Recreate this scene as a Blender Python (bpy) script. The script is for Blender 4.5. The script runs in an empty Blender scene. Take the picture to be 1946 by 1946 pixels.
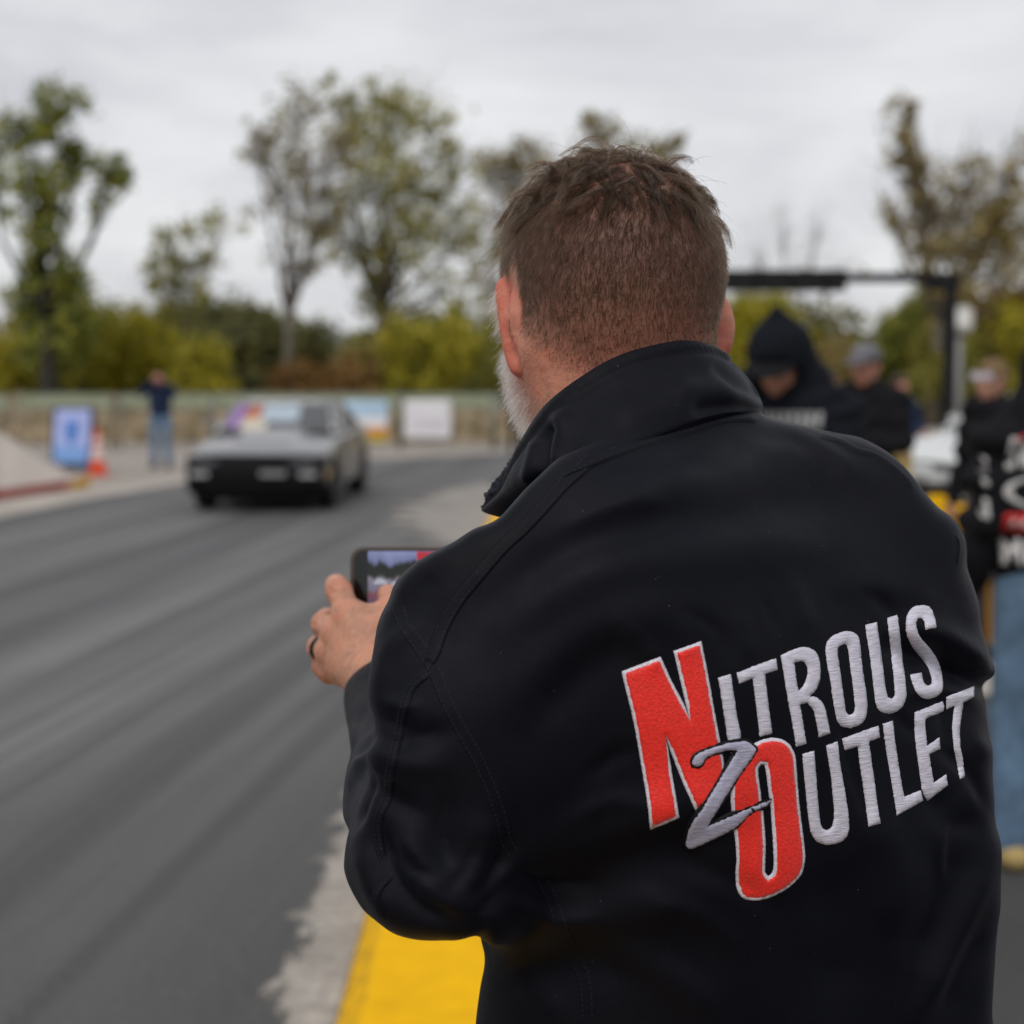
import bpy, bmesh, math, random
import numpy as np
from mathutils import Vector, Matrix
from mathutils.bvhtree import BVHTree
from mathutils.geometry import delaunay_2d_cdt

scene = bpy.context.scene
R = math.radians
random.seed(7)
rng = np.random.default_rng(11)

# ------------------------------------------------------------------ camera
S = 1946.0            # photograph is 1946 x 1946; all pixel notes below use that size
FPX = 3225.0
HORIZON = 705.0
CAM = np.array([0.0, 0.0, 1.72])
PITCH = math.atan((S / 2 - HORIZON) / FPX)
camd = bpy.data.cameras.new('camera')
cam = bpy.data.objects.new('camera', camd)
scene.collection.objects.link(cam)
cam.location = CAM
cam.rotation_euler = (R(90) - PITCH, 0, 0)
camd.sensor_width = 36.0
camd.lens = 36.0 * FPX / S
camd.clip_start = 0.05
camd.clip_end = 3000
camd.dof.use_dof = True
camd.dof.focus_distance = 1.2
camd.dof.aperture_fstop = camd.lens * 1e-3 / 0.0112
scene.camera = cam
FWD = np.array([0, math.cos(PITCH), -math.sin(PITCH)])
UPV = np.array([0, math.sin(PITCH), math.cos(PITCH)])
RGT = np.array([1.0, 0, 0])

def W(px, py, d):
    """world point seen at a pixel of the photograph, d metres along the optical axis"""
    return CAM + d * (FWD + (px - S / 2) / FPX * RGT - (py - S / 2) / FPX * UPV)

def ground(px, py, z=0.0):
    r = FWD + (px - S / 2) / FPX * RGT - (py - S / 2) / FPX * UPV
    t = (z - CAM[2]) / r[2]
    return CAM + t * r

def proj(P):
    P = np.asarray(P, dtype=np.float64) - CAM
    d = P @ FWD
    return S / 2 + FPX * (P @ RGT) / d, S / 2 - FPX * (P @ UPV) / d, d

# ------------------------------------------------------------------ world: overcast sky
world = bpy.data.worlds.new('World')
scene.world = world
world.use_nodes = True
nt = world.node_tree
nt.nodes.clear()
wo = nt.nodes.new('ShaderNodeOutputWorld')
wb = nt.nodes.new('ShaderNodeBackground')
sky = nt.nodes.new('ShaderNodeTexSky')
sky.sky_type = 'NISHITA'
sky.sun_disc = False
SUN_EL, SUN_AZ = 52.0, 200.0
sky.sun_elevation = R(SUN_EL)
sky.sun_rotation = R(SUN_AZ)
wb.inputs['Strength'].default_value = 0.1
tc = nt.nodes.new('ShaderNodeTexCoord')
mp = nt.nodes.new('ShaderNodeMapping')
mp.inputs['Scale'].default_value = (1.2, 0.8, 4.2)
nz = nt.nodes.new('ShaderNodeTexNoise')
nz.inputs['Scale'].default_value = 2.6
nz.inputs['Detail'].default_value = 6
nz.inputs['Roughness'].default_value = 0.55
nz.inputs['Distortion'].default_value = 0.4
cr = nt.nodes.new('ShaderNodeValToRGB')
cr.color_ramp.elements[0].position = 0.30
cr.color_ramp.elements[0].color = (5.5, 5.55, 6.0, 1)
cr.color_ramp.elements[1].position = 0.70
cr.color_ramp.elements[1].color = (9.0, 9.05, 9.15, 1)
mx = nt.nodes.new('ShaderNodeMixRGB')
mx.inputs['Fac'].default_value = 0.93
nt.links.new(tc.outputs['Generated'], mp.inputs['Vector'])
nt.links.new(mp.outputs['Vector'], nz.inputs['Vector'])
nt.links.new(nz.outputs['Fac'], cr.inputs['Fac'])
nt.links.new(sky.outputs['Color'], mx.inputs['Color1'])
nt.links.new(cr.outputs['Color'], mx.inputs['Color2'])
nt.links.new(mx.outputs['Color'], wb.inputs['Color'])
nt.links.new(wb.outputs['Background'], wo.inputs['Surface'])

# ------------------------------------------------------------------ sun (veiled by cloud)
sund = bpy.data.lights.new('sun', 'SUN')
sund.energy = 1.5
sund.angle = R(28)
sund.color = (1.0, 0.965, 0.92)
sun = bpy.data.objects.new('sun', sund)
scene.collection.objects.link(sun)
az = R(SUN_AZ)
sdir = Vector((math.sin(az) * math.cos(R(SUN_EL)), math.cos(az) * math.cos(R(SUN_EL)), math.sin(R(SUN_EL))))
sun.rotation_euler = sdir.to_track_quat('Z', 'Y').to_euler()
sun.location = (0, 0, 30)

vs = scene.view_settings
vs.view_transform = 'Standard'
vs.look = 'None'
vs.exposure = 0.0
vs.gamma = 1.0
vs.use_curve_mapping = False
scene.display_settings.display_device = 'sRGB'
scene.render.engine = 'CYCLES'
scene.cycles.use_denoising = True
scene.cycles.max_bounces = 8
scene.cycles.transparent_max_bounces = 16
scene.cycles.sample_clamp_indirect = 6.0

# ------------------------------------------------------------------ helpers
def srgb(*c):
    if len(c) == 1 and isinstance(c[0], str):
        h = c[0].lstrip('#')
        c = [int(h[i:i + 2], 16) for i in (0, 2, 4)]
    o = []
    for v in c:
        v = v / 255.0
        o.append(v / 12.92 if v <= 0.04045 else ((v + 0.055) / 1.055) ** 2.4)
    return tuple(o) + (1.0,)

class Mat:
    """small node-building wrapper"""
    def __init__(self, name, color=(0.5, 0.5, 0.5, 1), rough=0.6, **kw):
        self.m = bpy.data.materials.new(name)
        self.m.use_nodes = True
        self.nt = self.m.node_tree
        self.b = self.nt.nodes['Principled BSDF']
        self.out = self.nt.nodes['Material Output']
        self.b.inputs['Base Color'].default_value = tuple(color)[:3] + (1.0,)
        self.b.inputs['Roughness'].default_value = rough
        for k, v in kw.items():
            self.b.inputs[k.replace('_', ' ')].default_value = v
    def n(self, t, **kw):
        nd = self.nt.nodes.new(t)
        for k, v in kw.items():
            if k in nd.inputs:
                nd.inputs[k].default_value = v
            else:
                setattr(nd, k, v)
        return nd
    def l(self, a, b):
        self.nt.links.new(a, b)
    def coord(self, kind='Object', scale=(1, 1, 1), rot=(0, 0, 0), loc=(0, 0, 0)):
        t = self.n('ShaderNodeTexCoord')
        m = self.n('ShaderNodeMapping')
        m.inputs['Scale'].default_value = scale
        m.inputs['Rotation'].default_value = rot
        m.inputs['Location'].default_value = loc
        self.l(t.outputs[kind], m.inputs['Vector'])
        return m.outputs['Vector']
    def geo(self, scale=(1, 1, 1), rot=(0, 0, 0)):
        g = self.n('ShaderNodeNewGeometry')
        r = self.n('ShaderNodeMapping')
        r.inputs['Rotation'].default_value = rot
        self.l(g.outputs['Position'], r.inputs['Vector'])
        m = self.n('ShaderNodeMapping')
        m.inputs['Scale'].default_value = scale
        self.l(r.outputs['Vector'], m.inputs['Vector'])
        return m.outputs['Vector']
    def noise(self, vec, scale, detail=4, rough=0.5, dist=0.0):
        nd = self.n('ShaderNodeTexNoise')
        nd.inputs['Scale'].default_value = scale
        nd.inputs['Detail'].default_value = detail
        nd.inputs['Roughness'].default_value = rough
        nd.inputs['Distortion'].default_value = dist
        if vec is not None:
            self.l(vec, nd.inputs['Vector'])
        return nd.outputs['Fac']
    def ramp(self, fac, stops):
        r = self.n('ShaderNodeValToRGB')
        el = r.color_ramp.elements
        while len(el) < len(stops):
            el.new(0.5)
        for e, (p, c) in zip(el, stops):
            e.position = p
            e.color = c if len(c) == 4 else tuple(c) + (1,)
        self.l(fac, r.inputs['Fac'])
        return r.outputs['Color']
    def mix(self, fac, a, b, mode='MIX'):
        nd = self.n('ShaderNodeMixRGB', blend_type=mode)
        for i, v in (('Fac', fac), ('Color1', a), ('Color2', b)):
            if isinstance(v, (int, float)):
                nd.inputs[i].default_value = v
            elif isinstance(v, tuple):
                nd.inputs[i].default_value = v
            else:
                self.l(v, nd.inputs[i])
        return nd.outputs['Color']
    def math(self, op, a, b=0.0, clamp=False):
        nd = self.n('ShaderNodeMath', operation=op, use_clamp=clamp)
        for i, v in ((0, a), (1, b)):
            if isinstance(v, (int, float)):
                nd.inputs[i].default_value = v
            else:
                self.l(v, nd.inputs[i])
        return nd.outputs['Value']
    def attr(self, name):
        nd = self.n('ShaderNodeAttribute')
        nd.attribute_name = name
        return nd
    def color(self, sock):
        self.l(sock, self.b.inputs['Base Color'])
    def rough(self, sock):
        self.l(sock, self.b.inputs['Roughness'])
    def bump(self, h, strength=0.3, dist=0.01, prev=None):
        nd = self.n('ShaderNodeBump')
        nd.inputs['Strength'].default_value = strength
        nd.inputs['Distance'].default_value = dist
        self.l(h, nd.inputs['Height'])
        if prev is not None:
            self.l(prev, nd.inputs['Normal'])
        self.l(nd.outputs['Normal'], self.b.inputs['Normal'])
        return nd.outputs['Normal']

def plain(name, color, rough=0.6, var=0.18, scale=6.0, bump=0.0, **kw):
    """a base colour broken up by noise"""
    M = Mat(name, color, rough, **kw)
    v = M.coord('Object')
    f = M.noise(v, scale, 5, 0.6)
    c0 = tuple(max(0, x * (1 - var)) for x in color[:3]) + (1,)
    c1 = tuple(min(1, x * (1 + var)) for x in color[:3]) + (1,)
    M.color(M.ramp(f, [(0.3, c0), (0.7, c1)]))
    if bump:
        M.bump(M.noise(v, scale * 8, 4, 0.6), bump, 0.01)
    return M.m

COL = scene.collection

def link(name, data, parent=None, **props):
    o = bpy.data.objects.new(name, data)
    COL.objects.link(o)
    if parent is not None:
        o.parent = parent
        o.matrix_parent_inverse = parent.matrix_world.inverted() if False else Matrix.Identity(4)
    for k, v in props.items():
        o[k] = v
    return o

def mesh_data(name, V, F, mat=None, smooth=True):
    me = bpy.data.meshes.new(name)
    V = np.asarray(V, dtype=np.float32)
    if isinstance(F, np.ndarray) and F.ndim == 2:
        k = F.shape[1]
        me.vertices.add(len(V))
        me.vertices.foreach_set('co', V.ravel())
        me.loops.add(F.size)
        me.loops.foreach_set('vertex_index', F.astype(np.int32).ravel())
        me.polygons.add(len(F))
        me.polygons.foreach_set('loop_start', np.arange(0, F.size, k, dtype=np.int32))
        me.update(calc_edges=True)
        me.validate()
    else:
        me.from_pydata([tuple(map(float, v)) for v in V], [], [tuple(int(i) for i in f) for f in F])
    if mat is not None:
        for m in (mat if isinstance(mat, (list, tuple)) else [mat]):
            me.materials.append(m)
    if smooth:
        me.polygons.foreach_set('use_smooth', np.ones(len(me.polygons), dtype=bool))
    me.update()
    return me

def mesh_obj(name, V, F, mat=None, parent=None, smooth=True, **props):
    return link(name, mesh_data(name, V, F, mat, smooth), parent, **props)

def empty(name, loc, rz=0.0, **props):
    o = bpy.data.objects.new(name, None)
    COL.objects.link(o)
    o.location = tuple(map(float, loc))
    o.rotation_euler = (0, 0, rz)
    o.empty_display_size = 0.1
    for k, v in props.items():
        o[k] = v
    return o

class MB:
    """collects simple shapes into one mesh"""
    def __init__(self):
        self.V, self.F, self.mi = [], [], []
    def add(self, V, F, mi=0):
        o = len(self.V)
        self.V += [tuple(map(float, v)) for v in V]
        self.F += [tuple(i + o for i in f) for f in F]
        self.mi += [mi] * len(F)
        return self
    def box(self, lo, hi, mi=0, bevel=0.0):
        x0, y0, z0 = lo
        x1, y1, z1 = hi
        if bevel <= 0:
            V = [(x, y, z) for z in (z0, z1) for (x, y) in ((x0, y0), (x1, y0), (x1, y1), (x0, y1))]
            F = [(0, 3, 2, 1), (4, 5, 6, 7), (0, 1, 5, 4), (1, 2, 6, 5), (2, 3, 7, 6), (3, 0, 4, 7)]
            return self.add(V, F, mi)
        bm = bmesh.new()
        bmesh.ops.create_cube(bm, size=1.0)
        for v in bm.verts:
            v.co = Vector(((v.co.x + .5) * (x1 - x0) + x0, (v.co.y + .5) * (y1 - y0) + y0, (v.co.z + .5) * (z1 - z0) + z0))
        bmesh.ops.bevel(bm, geom=list(bm.edges), offset=bevel, segments=2, affect='EDGES')
        self.add([v.co for v in bm.verts], [tuple(v.index for v in f.verts) for f in (bm.verts.index_update() or bm.faces)], mi)
        bm.free()
        return self
    def tube(self, pts, rad, n=8, mi=0, caps=True):
        pts = [Vector(p) for p in pts]
        if not hasattr(rad, '__len__'):
            rad = [rad] * len(pts)
        V, F = [], []
        prev = None
        for i, p in enumerate(pts):
            t = (pts[min(i + 1, len(pts) - 1)] - pts[max(i - 1, 0)]).normalized()
            if prev is None:
                a = t.orthogonal().normalized()
            else:
                a = (prev - t * prev.dot(t)).normalized()
            prev = a
            b = t.cross(a)
            for k in range(n):
                an = 2 * math.pi * k / n
                V.append(p + (a * math.cos(an) + b * math.sin(an)) * rad[i])
        for i in range(len(pts) - 1):
            for k in range(n):
                F.append((i * n + k, i * n + (k + 1) % n, (i + 1) * n + (k + 1) % n, (i + 1) * n + k))
        if caps:
            F.append(tuple(range(n - 1, -1, -1)))
            F.append(tuple((len(pts) - 1) * n + k for k in range(n)))
        return self.add(V, F, mi)
    def lathe(self, prof, n=16, c=(0, 0, 0), mi=0):
        V, F = [], []
        for (r, z) in prof:
            for k in range(n):
                a = 2 * math.pi * k / n
                V.append((c[0] + r * math.cos(a), c[1] + r * math.sin(a), c[2] + z))
        m = len(prof)
        for i in range(m - 1):
            for k in range(n):
                F.append((i * n + k, i * n + (k + 1) % n, (i + 1) * n + (k + 1) % n, (i + 1) * n + k))
        F.append(tuple(range(n - 1, -1, -1)))
        F.append(tuple((m - 1) * n + k for k in range(n)))
        return self.add(V, F, mi)
    def build(self, name, mat, parent=None, smooth=False, **props):
        me = mesh_data(name, self.V, self.F, mat, smooth)
        if any(self.mi):
            me.polygons.foreach_set('material_index', self.mi)
        return link(name, me, parent, **props)

# ---- implicit surfaces --------------------------------------------------------
def smin(a, b, k):
    if k <= 0:
        return np.minimum(a, b)
    h = np.maximum(k - np.abs(a - b), 0.0) / k
    return np.minimum(a, b) - h * h * k * 0.25

def smax(a, b, k):
    return -smin(-a, -b, k)

class Field:
    def __init__(self, lo, hi, h):
        self.h = h
        self.lo = np.array(lo, dtype=np.float64)
        n = np.ceil((np.array(hi) - self.lo) / h).astype(int) + 1
        self.ax = [(self.lo[i] + h * np.arange(n[i])).astype(np.float32) for i in range(3)]
        self.f = np.full(tuple(n), 0.25, dtype=np.float32)
    def sub(self, lo, hi):
        sl = []
        for i in range(3):
            a = int(np.floor((lo[i] - self.lo[i]) / self.h))
            b = int(np.ceil((hi[i] - self.lo[i]) / self.h)) + 1
            a = max(0, a)
            b = min(self.f.shape[i], b)
            if b - a < 2:
                return None, None
            sl.append(slice(a, b))
        X = self.ax[0][sl[0]][:, None, None]
        Y = self.ax[1][sl[1]][None, :, None]
        Z = self.ax[2][sl[2]][None, None, :]
        return tuple(sl), (X, Y, Z)
    def put(self, fn, lo, hi, k, op='add'):
        m = k + 3 * self.h + 0.02
        sl, P = self.sub(np.array(lo) - m, np.array(hi) + m)
        if sl is None:
            return self
        d = fn(*P).astype(np.float32)
        if op == 'add':
            self.f[sl] = smin(self.f[sl], d, k)
        elif op == 'cut':
            self.f[sl] = smax(self.f[sl], -d, k)
        elif op == 'and':
            self.f[sl] = smax(self.f[sl], d, k)
        return self
    def cone(self, a, b, ra, rb=None, k=0.02, op='add'):
        rb = ra if rb is None else rb
        a = np.array(a, dtype=np.float64)
        b = np.array(b, dtype=np.float64)
        ab = b - a
        L2 = float(ab @ ab) + 1e-12
        def fn(X, Y, Z):
            t = ((X - a[0]) * ab[0] + (Y - a[1]) * ab[1] + (Z - a[2]) * ab[2]) / L2
            t = np.clip(t, 0, 1)
            dx = X - a[0] - t * ab[0]
            dy = Y - a[1] - t * ab[1]
            dz = Z - a[2] - t * ab[2]
            return np.sqrt(dx * dx + dy * dy + dz * dz) - (ra + (rb - ra) * t)
        r = max(ra, rb)
        return self.put(fn, np.minimum(a, b) - r, np.maximum(a, b) + r, k, op)
    def chain(self, pts, rad, k=0.02, op='add'):
        for i in range(len(pts) - 1):
            self.cone(pts[i], pts[i + 1], rad[i], rad[i + 1], k, op)
        return self
    def ell(self, c, r, M=None, k=0.02, op='add'):
        c = np.array(c, dtype=np.float64)
        M = np.eye(3) if M is None else np.array(M)
        def fn(X, Y, Z):
            dx, dy, dz = X - c[0], Y - c[1], Z - c[2]
            q = [(dx * M[i][0] + dy * M[i][1] + dz * M[i][2]) for i in range(3)]
            k0 = np.sqrt(sum((q[i] / r[i]) ** 2 for i in range(3)))
            k1 = np.sqrt(sum((q[i] / r[i] ** 2) ** 2 for i in range(3))) + 1e-9
            return k0 * (k0 - 1.0) / k1
        m = max(r)
        return self.put(fn, c - m, c + m, k, op)
    def mesh(self):
        f = self.f
        h = self.h
        ins = f < 0
        nx, ny, nz_ = f.shape
        cnt = np.zeros((nx - 1, ny - 1, nz_ - 1), dtype=np.int8)
        for dx in (0, 1):
            for dy in (0, 1):
                for dz in (0, 1):
                    cnt += ins[dx:nx - 1 + dx, dy:ny - 1 + dy, dz:nz_ - 1 + dz]
        act = (cnt > 0) & (cnt < 8)
        idx = np.argwhere(act)
        vid = np.full(act.shape, -1, dtype=np.int64)
        vid[act] = np.arange(len(idx))
        corner = {}
        for dx in (0, 1):
            for dy in (0, 1):
                for dz in (0, 1):
                    corner[(dx, dy, dz)] = f[idx[:, 0] + dx, idx[:, 1] + dy, idx[:, 2] + dz]
        acc = np.zeros((len(idx), 3))
        num = np.zeros(len(idx))
        for c0 in corner:
            for ax in range(3):
                if c0[ax] == 1:
                    continue
                c1 = list(c0)
                c1[ax] = 1
                f0, f1 = corner[c0], corner[tuple(c1)]
                m = (f0 < 0) != (f1 < 0)
                t = np.where(m, f0 / np.where(m, f0 - f1, 1), 0)
                p = np.tile(np.array(c0, dtype=np.float64), (len(idx), 1))
                p[:, ax] += t
                acc[m] += p[m]
                num[m] += 1
        V = (idx + acc / num[:, None]) * h + self.lo
        quads = []
        for ax in range(3):
            o = [(1, 2), (2, 0), (0, 1)][ax]
            s0 = [slice(None)] * 3
            s1 = [slice(None)] * 3
            s0[ax] = slice(0, -1)
            s1[ax] = slice(1, None)
            a, b = ins[tuple(s0)], ins[tuple(s1)]
            e = np.argwhere(a != b)
            ok = (e[:, o[0]] > 0) & (e[:, o[1]] > 0) & (e[:, o[0]] < vid.shape[o[0]]) & (e[:, o[1]] < vid.shape[o[1]])
            e = e[ok]
            flip = a[tuple(e.T)]
            q = []
            for (d0, d1) in ((-1, -1), (0, -1), (0, 0), (-1, 0)):
                c = e.copy()
                c[:, o[0]] += d0
                c[:, o[1]] += d1
                q.append(vid[tuple(c.T)])
            q = np.stack(q, 1)
            q[~flip] = q[~flip][:, ::-1]
            quads.append(q)
        return V, np.concatenate(quads)

def smooth_verts(V, F, it=2, lam=0.5):
    """Laplacian smoothing of a quad mesh"""
    n = len(V)
    E = np.concatenate([F[:, [i, (i + 1) % F.shape[1]]] for i in range(F.shape[1])])
    deg = np.bincount(E[:, 0], minlength=n) + np.bincount(E[:, 1], minlength=n)
    for _ in range(it):
        s = np.zeros_like(V)
        for c in range(3):
            s[:, c] = np.bincount(E[:, 0], V[E[:, 1], c], n) + np.bincount(E[:, 1], V[E[:, 0], c], n)
        V = V + lam * (s / np.maximum(deg, 1)[:, None] - V)
    return V

def vert_normals(V, F):
    a = V[F[:, 2]] - V[F[:, 0]]
    b = V[F[:, -1]] - V[F[:, 1]]
    n = np.cross(a, b)
    N = np.zeros_like(V)
    for c in range(3):
        for k in range(F.shape[1]):
            N[:, c] += np.bincount(F[:, k], n[:, c], len(V))
    return N / (np.linalg.norm(N, axis=1)[:, None] + 1e-12)

def catmull(P, n, closed=False):
    P = np.asarray(P, dtype=np.float64)
    m = len(P)
    out = []
    ts = np.linspace(0, m - 1, n)
    for t in ts:
        i = min(int(t), m - 2)
        u = t - i
        p0, p1, p2, p3 = P[max(i - 1, 0)], P[i], P[i + 1], P[min(i + 2, m - 1)]
        out.append(0.5 * ((2 * p1) + (-p0 + p2) * u + (2 * p0 - 5 * p1 + 4 * p2 - p3) * u * u + (-p0 + 3 * p1 - 3 * p2 + p3) * u ** 3))
    return np.array(out)

def resample(P, step):
    P = np.asarray(P, dtype=np.float64)
    d = np.r_[0, np.cumsum(np.linalg.norm(np.diff(P, axis=0), axis=1))]
    n = max(2, int(round(d[-1] / step)) + 1)
    t = np.linspace(0, d[-1], n)
    return np.stack([np.interp(t, d, P[:, i]) for i in range(P.shape[1])], 1)

def seg_dist(PX, PY, poly, closed=False):
    """distance from points to a polyline (2D), and side/arc parameter of the nearest point"""
    poly = np.asarray(poly, dtype=np.float64)
    best = np.full(PX.shape, 1e9)
    side = np.zeros(PX.shape)
    arc = np.zeros(PX.shape)
    s = 0.0
    n = len(poly)
    for i in range(n if closed else n - 1):
        a, b = poly[i], poly[(i + 1) % n]
        d = b - a
        L = math.hypot(*d) + 1e-9
        t = np.clip(((PX - a[0]) * d[0] + (PY - a[1]) * d[1]) / L ** 2, 0, 1)
        ex, ey = PX - a[0] - t * d[0], PY - a[1] - t * d[1]
        q = np.hypot(ex, ey)
        m = q < best
        best = np.where(m, q, best)
        side = np.where(m, np.sign(d[0] * (PY - a[1]) - d[1] * (PX - a[0])), side)
        arc = np.where(m, s + t * L, arc)
        s += L
    return best, side, arc, s

def in_poly(PX, PY, poly):
    poly = np.asarray(poly, dtype=np.float64)
    r = np.zeros(PX.shape, dtype=bool)
    n = len(poly)
    for i in range(n):
        x0, y0 = poly[i]
        x1, y1 = poly[(i + 1) % n]
        if y0 == y1:
            continue
        c = ((y0 > PY) != (y1 > PY)) & (PX < (x1 - x0) * (PY - y0) / (y1 - y0) + x0)
        r ^= c
    return r

class Outline:
    """signed distance (pixels, negative inside) to a traced outline, looked up on a grid"""
    def __init__(self, poly, lo=(300, 400), hi=(2300, 3000), st=5.0):
        self.lo, self.st = lo, st
        xs = np.arange(lo[0], hi[0], st)
        ys = np.arange(lo[1], hi[1], st)
        X, Y = np.meshgrid(xs, ys, indexing='ij')
        d, _, _, _ = seg_dist(X, Y, poly, True)
        self.g = np.where(in_poly(X, Y, poly), -d, d).astype(np.float32)
    def __call__(self, px, py):
        u = np.clip((px - self.lo[0]) / self.st, 0, self.g.shape[0] - 1.001)
        v = np.clip((py - self.lo[1]) / self.st, 0, self.g.shape[1] - 1.001)
        i, j = u.astype(int), v.astype(int)
        a, b = u - i, v - j
        g = self.g
        return g[i, j] * (1 - a) * (1 - b) + g[i + 1, j] * a * (1 - b) + g[i, j + 1] * (1 - a) * b + g[i + 1, j + 1] * a * b
# ================================================================== ground, road, kerb
def sheet(name, pts, z, mat, **props):
    V = [(x, y, z) for x, y in pts]
    return mesh_obj(name, V, [tuple(range(len(V)))], mat, None, False, **props)

MG = Mat('tan_pavement', (0.30, 0.265, 0.23, 1), 0.9)
v = MG.geo()
f = MG.noise(v, 0.35, 6, 0.6)
f2 = MG.noise(v, 9, 5, 0.65)
c = MG.ramp(f, [(0.3, (0.24, 0.205, 0.175)), (0.7, (0.36, 0.32, 0.28))])
MG.color(MG.mix(0.35, c, MG.ramp(f2, [(0.3, (0.15, 0.13, 0.115)), (0.7, (0.42, 0.38, 0.34))])))
MG.bump(f2, 0.4, 0.02)
gr = MB()
gr.add([(-900, -60, -0.008), (900, -60, -0.008), (900, 1500, -0.008), (-900, 1500, -0.008)], [(0, 1, 2, 3)])
gr.build('ground', MG.m, None, kind='structure')

# asphalt of the strip, streaked with rubber along the way the cars leave
MR = Mat('streaked_asphalt', (0.1, 0.1, 0.1, 1), 0.75, Specular_IOR_Level=0.22)
dirn = R(6.0)
v = MR.geo(scale=(1.5, 0.06, 1), rot=(0, 0, dirn))
v2 = MR.geo(scale=(4.6, 0.10, 1), rot=(0, 0, dirn * 1.2))
v3 = MR.geo()
s1 = MR.noise(v, 1.0, 5, 0.6, 0.35)
s2 = MR.noise(v2, 1.0, 4, 0.55, 0.25)
s3 = MR.noise(v3, 1.3, 5, 0.6)
gr_ = MR.noise(v3, 38, 5, 0.8)
base = MR.ramp(s1, [(0.38, (0.028, 0.028, 0.030)), (0.46, (0.095, 0.095, 0.097)), (0.56, (0.160, 0.159, 0.158)), (0.66, (0.215, 0.212, 0.209))])
base = MR.mix(0.5, base, MR.ramp(s2, [(0.43, (0.012, 0.012, 0.014)), (0.50, (0.100, 0.100, 0.102)), (0.60, (0.205, 0.203, 0.200))]))
base = MR.mix(0.18, base, MR.ramp(s3, [(0.35, (0.06, 0.06, 0.062)), (0.65, (0.15, 0.148, 0.145))]))
tk = MR.noise(MR.geo(scale=(2.4, 0.016, 1), rot=(0, 0, dirn)), 1.0, 3, 0.6)
base = MR.mix(MR.ramp(tk, [(0.40, (0.8,) * 3), (0.50, (0, 0, 0))]), base, (0.030, 0.030, 0.032, 1))
tk2 = MR.noise(MR.geo(scale=(7.0, 0.03, 1), rot=(0, 0, dirn * 1.1)), 1.0, 2, 0.5)
base = MR.mix(MR.ramp(tk2, [(0.36, (0.6,) * 3), (0.44, (0, 0, 0))]), base, (0.020, 0.020, 0.022, 1))
# dark rubber beside the kerb; the road also darkens towards the near end
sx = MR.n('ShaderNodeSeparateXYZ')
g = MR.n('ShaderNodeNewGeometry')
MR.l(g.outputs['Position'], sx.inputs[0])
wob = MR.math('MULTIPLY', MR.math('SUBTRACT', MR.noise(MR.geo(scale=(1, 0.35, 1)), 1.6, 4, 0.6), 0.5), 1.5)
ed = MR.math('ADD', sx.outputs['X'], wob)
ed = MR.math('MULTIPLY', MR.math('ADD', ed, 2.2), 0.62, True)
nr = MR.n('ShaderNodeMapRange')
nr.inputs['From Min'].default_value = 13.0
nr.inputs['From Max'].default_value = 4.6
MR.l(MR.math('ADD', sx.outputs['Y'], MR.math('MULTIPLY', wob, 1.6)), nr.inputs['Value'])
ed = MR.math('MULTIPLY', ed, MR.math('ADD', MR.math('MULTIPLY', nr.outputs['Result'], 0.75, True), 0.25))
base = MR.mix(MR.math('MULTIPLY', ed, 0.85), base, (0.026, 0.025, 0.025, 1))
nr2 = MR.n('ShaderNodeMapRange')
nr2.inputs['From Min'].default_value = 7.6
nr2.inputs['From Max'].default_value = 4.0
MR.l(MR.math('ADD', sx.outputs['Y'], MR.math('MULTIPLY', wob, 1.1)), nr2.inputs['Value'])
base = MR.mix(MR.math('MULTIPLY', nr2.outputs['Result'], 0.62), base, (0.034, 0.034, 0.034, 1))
base = MR.mix(0.30, base, MR.ramp(gr_, [(0.3, (0.02, 0.02, 0.02)), (0.7, (0.26, 0.26, 0.255))]))
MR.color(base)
MR.rough(MR.ramp(s2, [(0.3, (0.48,) * 3), (0.7, (0.85,) * 3)]))
MR.bump(gr_, 0.5, 0.006)
def kx(y):
    return -0.465 + 0.0011 * max(0.0, y - 6.0) ** 2
KY = [-6, -2, 2, 4, 6, 8, 10, 12, 14, 16, 18, 20, 22, 24, 26, 28, 30]
road_pts = [(-0.69 + kx(y) + 0.465, y) for y in KY]
far = [ground(1150, 858)[:2], ground(960, 861)[:2], ground(840, 866)[:2], ground(700, 874)[:2], ground(480, 897)[:2], ground(310, 924)[:2], ground(120, 958)[:2], ground(0, 984)[:2]]
road_pts = [(kx(y) + 0.02, y) for y in KY[:-1]] + [(4.5, 33.5)] + [tuple(p) for p in far] + [(-9.0, 12.0), (-9.5, 5), (-9.5, -6)]
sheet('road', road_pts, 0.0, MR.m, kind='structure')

# concrete gutter, ragged where the asphalt laps over it
MC = Mat('worn_concrete', (0.4, 0.37, 0.33, 1), 0.9)
v = MC.geo()
f = MC.noise(v, 3.0, 6, 0.65)
c = MC.ramp(f, [(0.28, (0.25, 0.225, 0.195)), (0.7, (0.44, 0.405, 0.36))])
sx = MC.n('ShaderNodeSeparateXYZ')
g = MC.n('ShaderNodeNewGeometry')
MC.l(g.outputs['Position'], sx.inputs[0])
rag = MC.math('MULTIPLY', MC.math('SUBTRACT', MC.noise(MC.geo(scale=(1.4, 0.6, 1)), 5.5, 6, 0.72, 0.4), 0.5), 0.46)
at_ = MC.math('ADD', sx.outputs['X'], rag)
m_ = MC.ramp(at_, [(0.0, (0, 0, 0)), (1.0, (1, 1, 1))])
lo = MC.n('ShaderNodeMapRange')
lo.inputs['From Min'].default_value = -0.68
lo.inputs['From Max'].default_value = -0.60
MC.l(at_, lo.inputs['Value'])
spots = MC.ramp(MC.noise(v, 22, 5, 0.7), [(0.40, (0, 0, 0)), (0.56, (1, 1, 1))])
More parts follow.
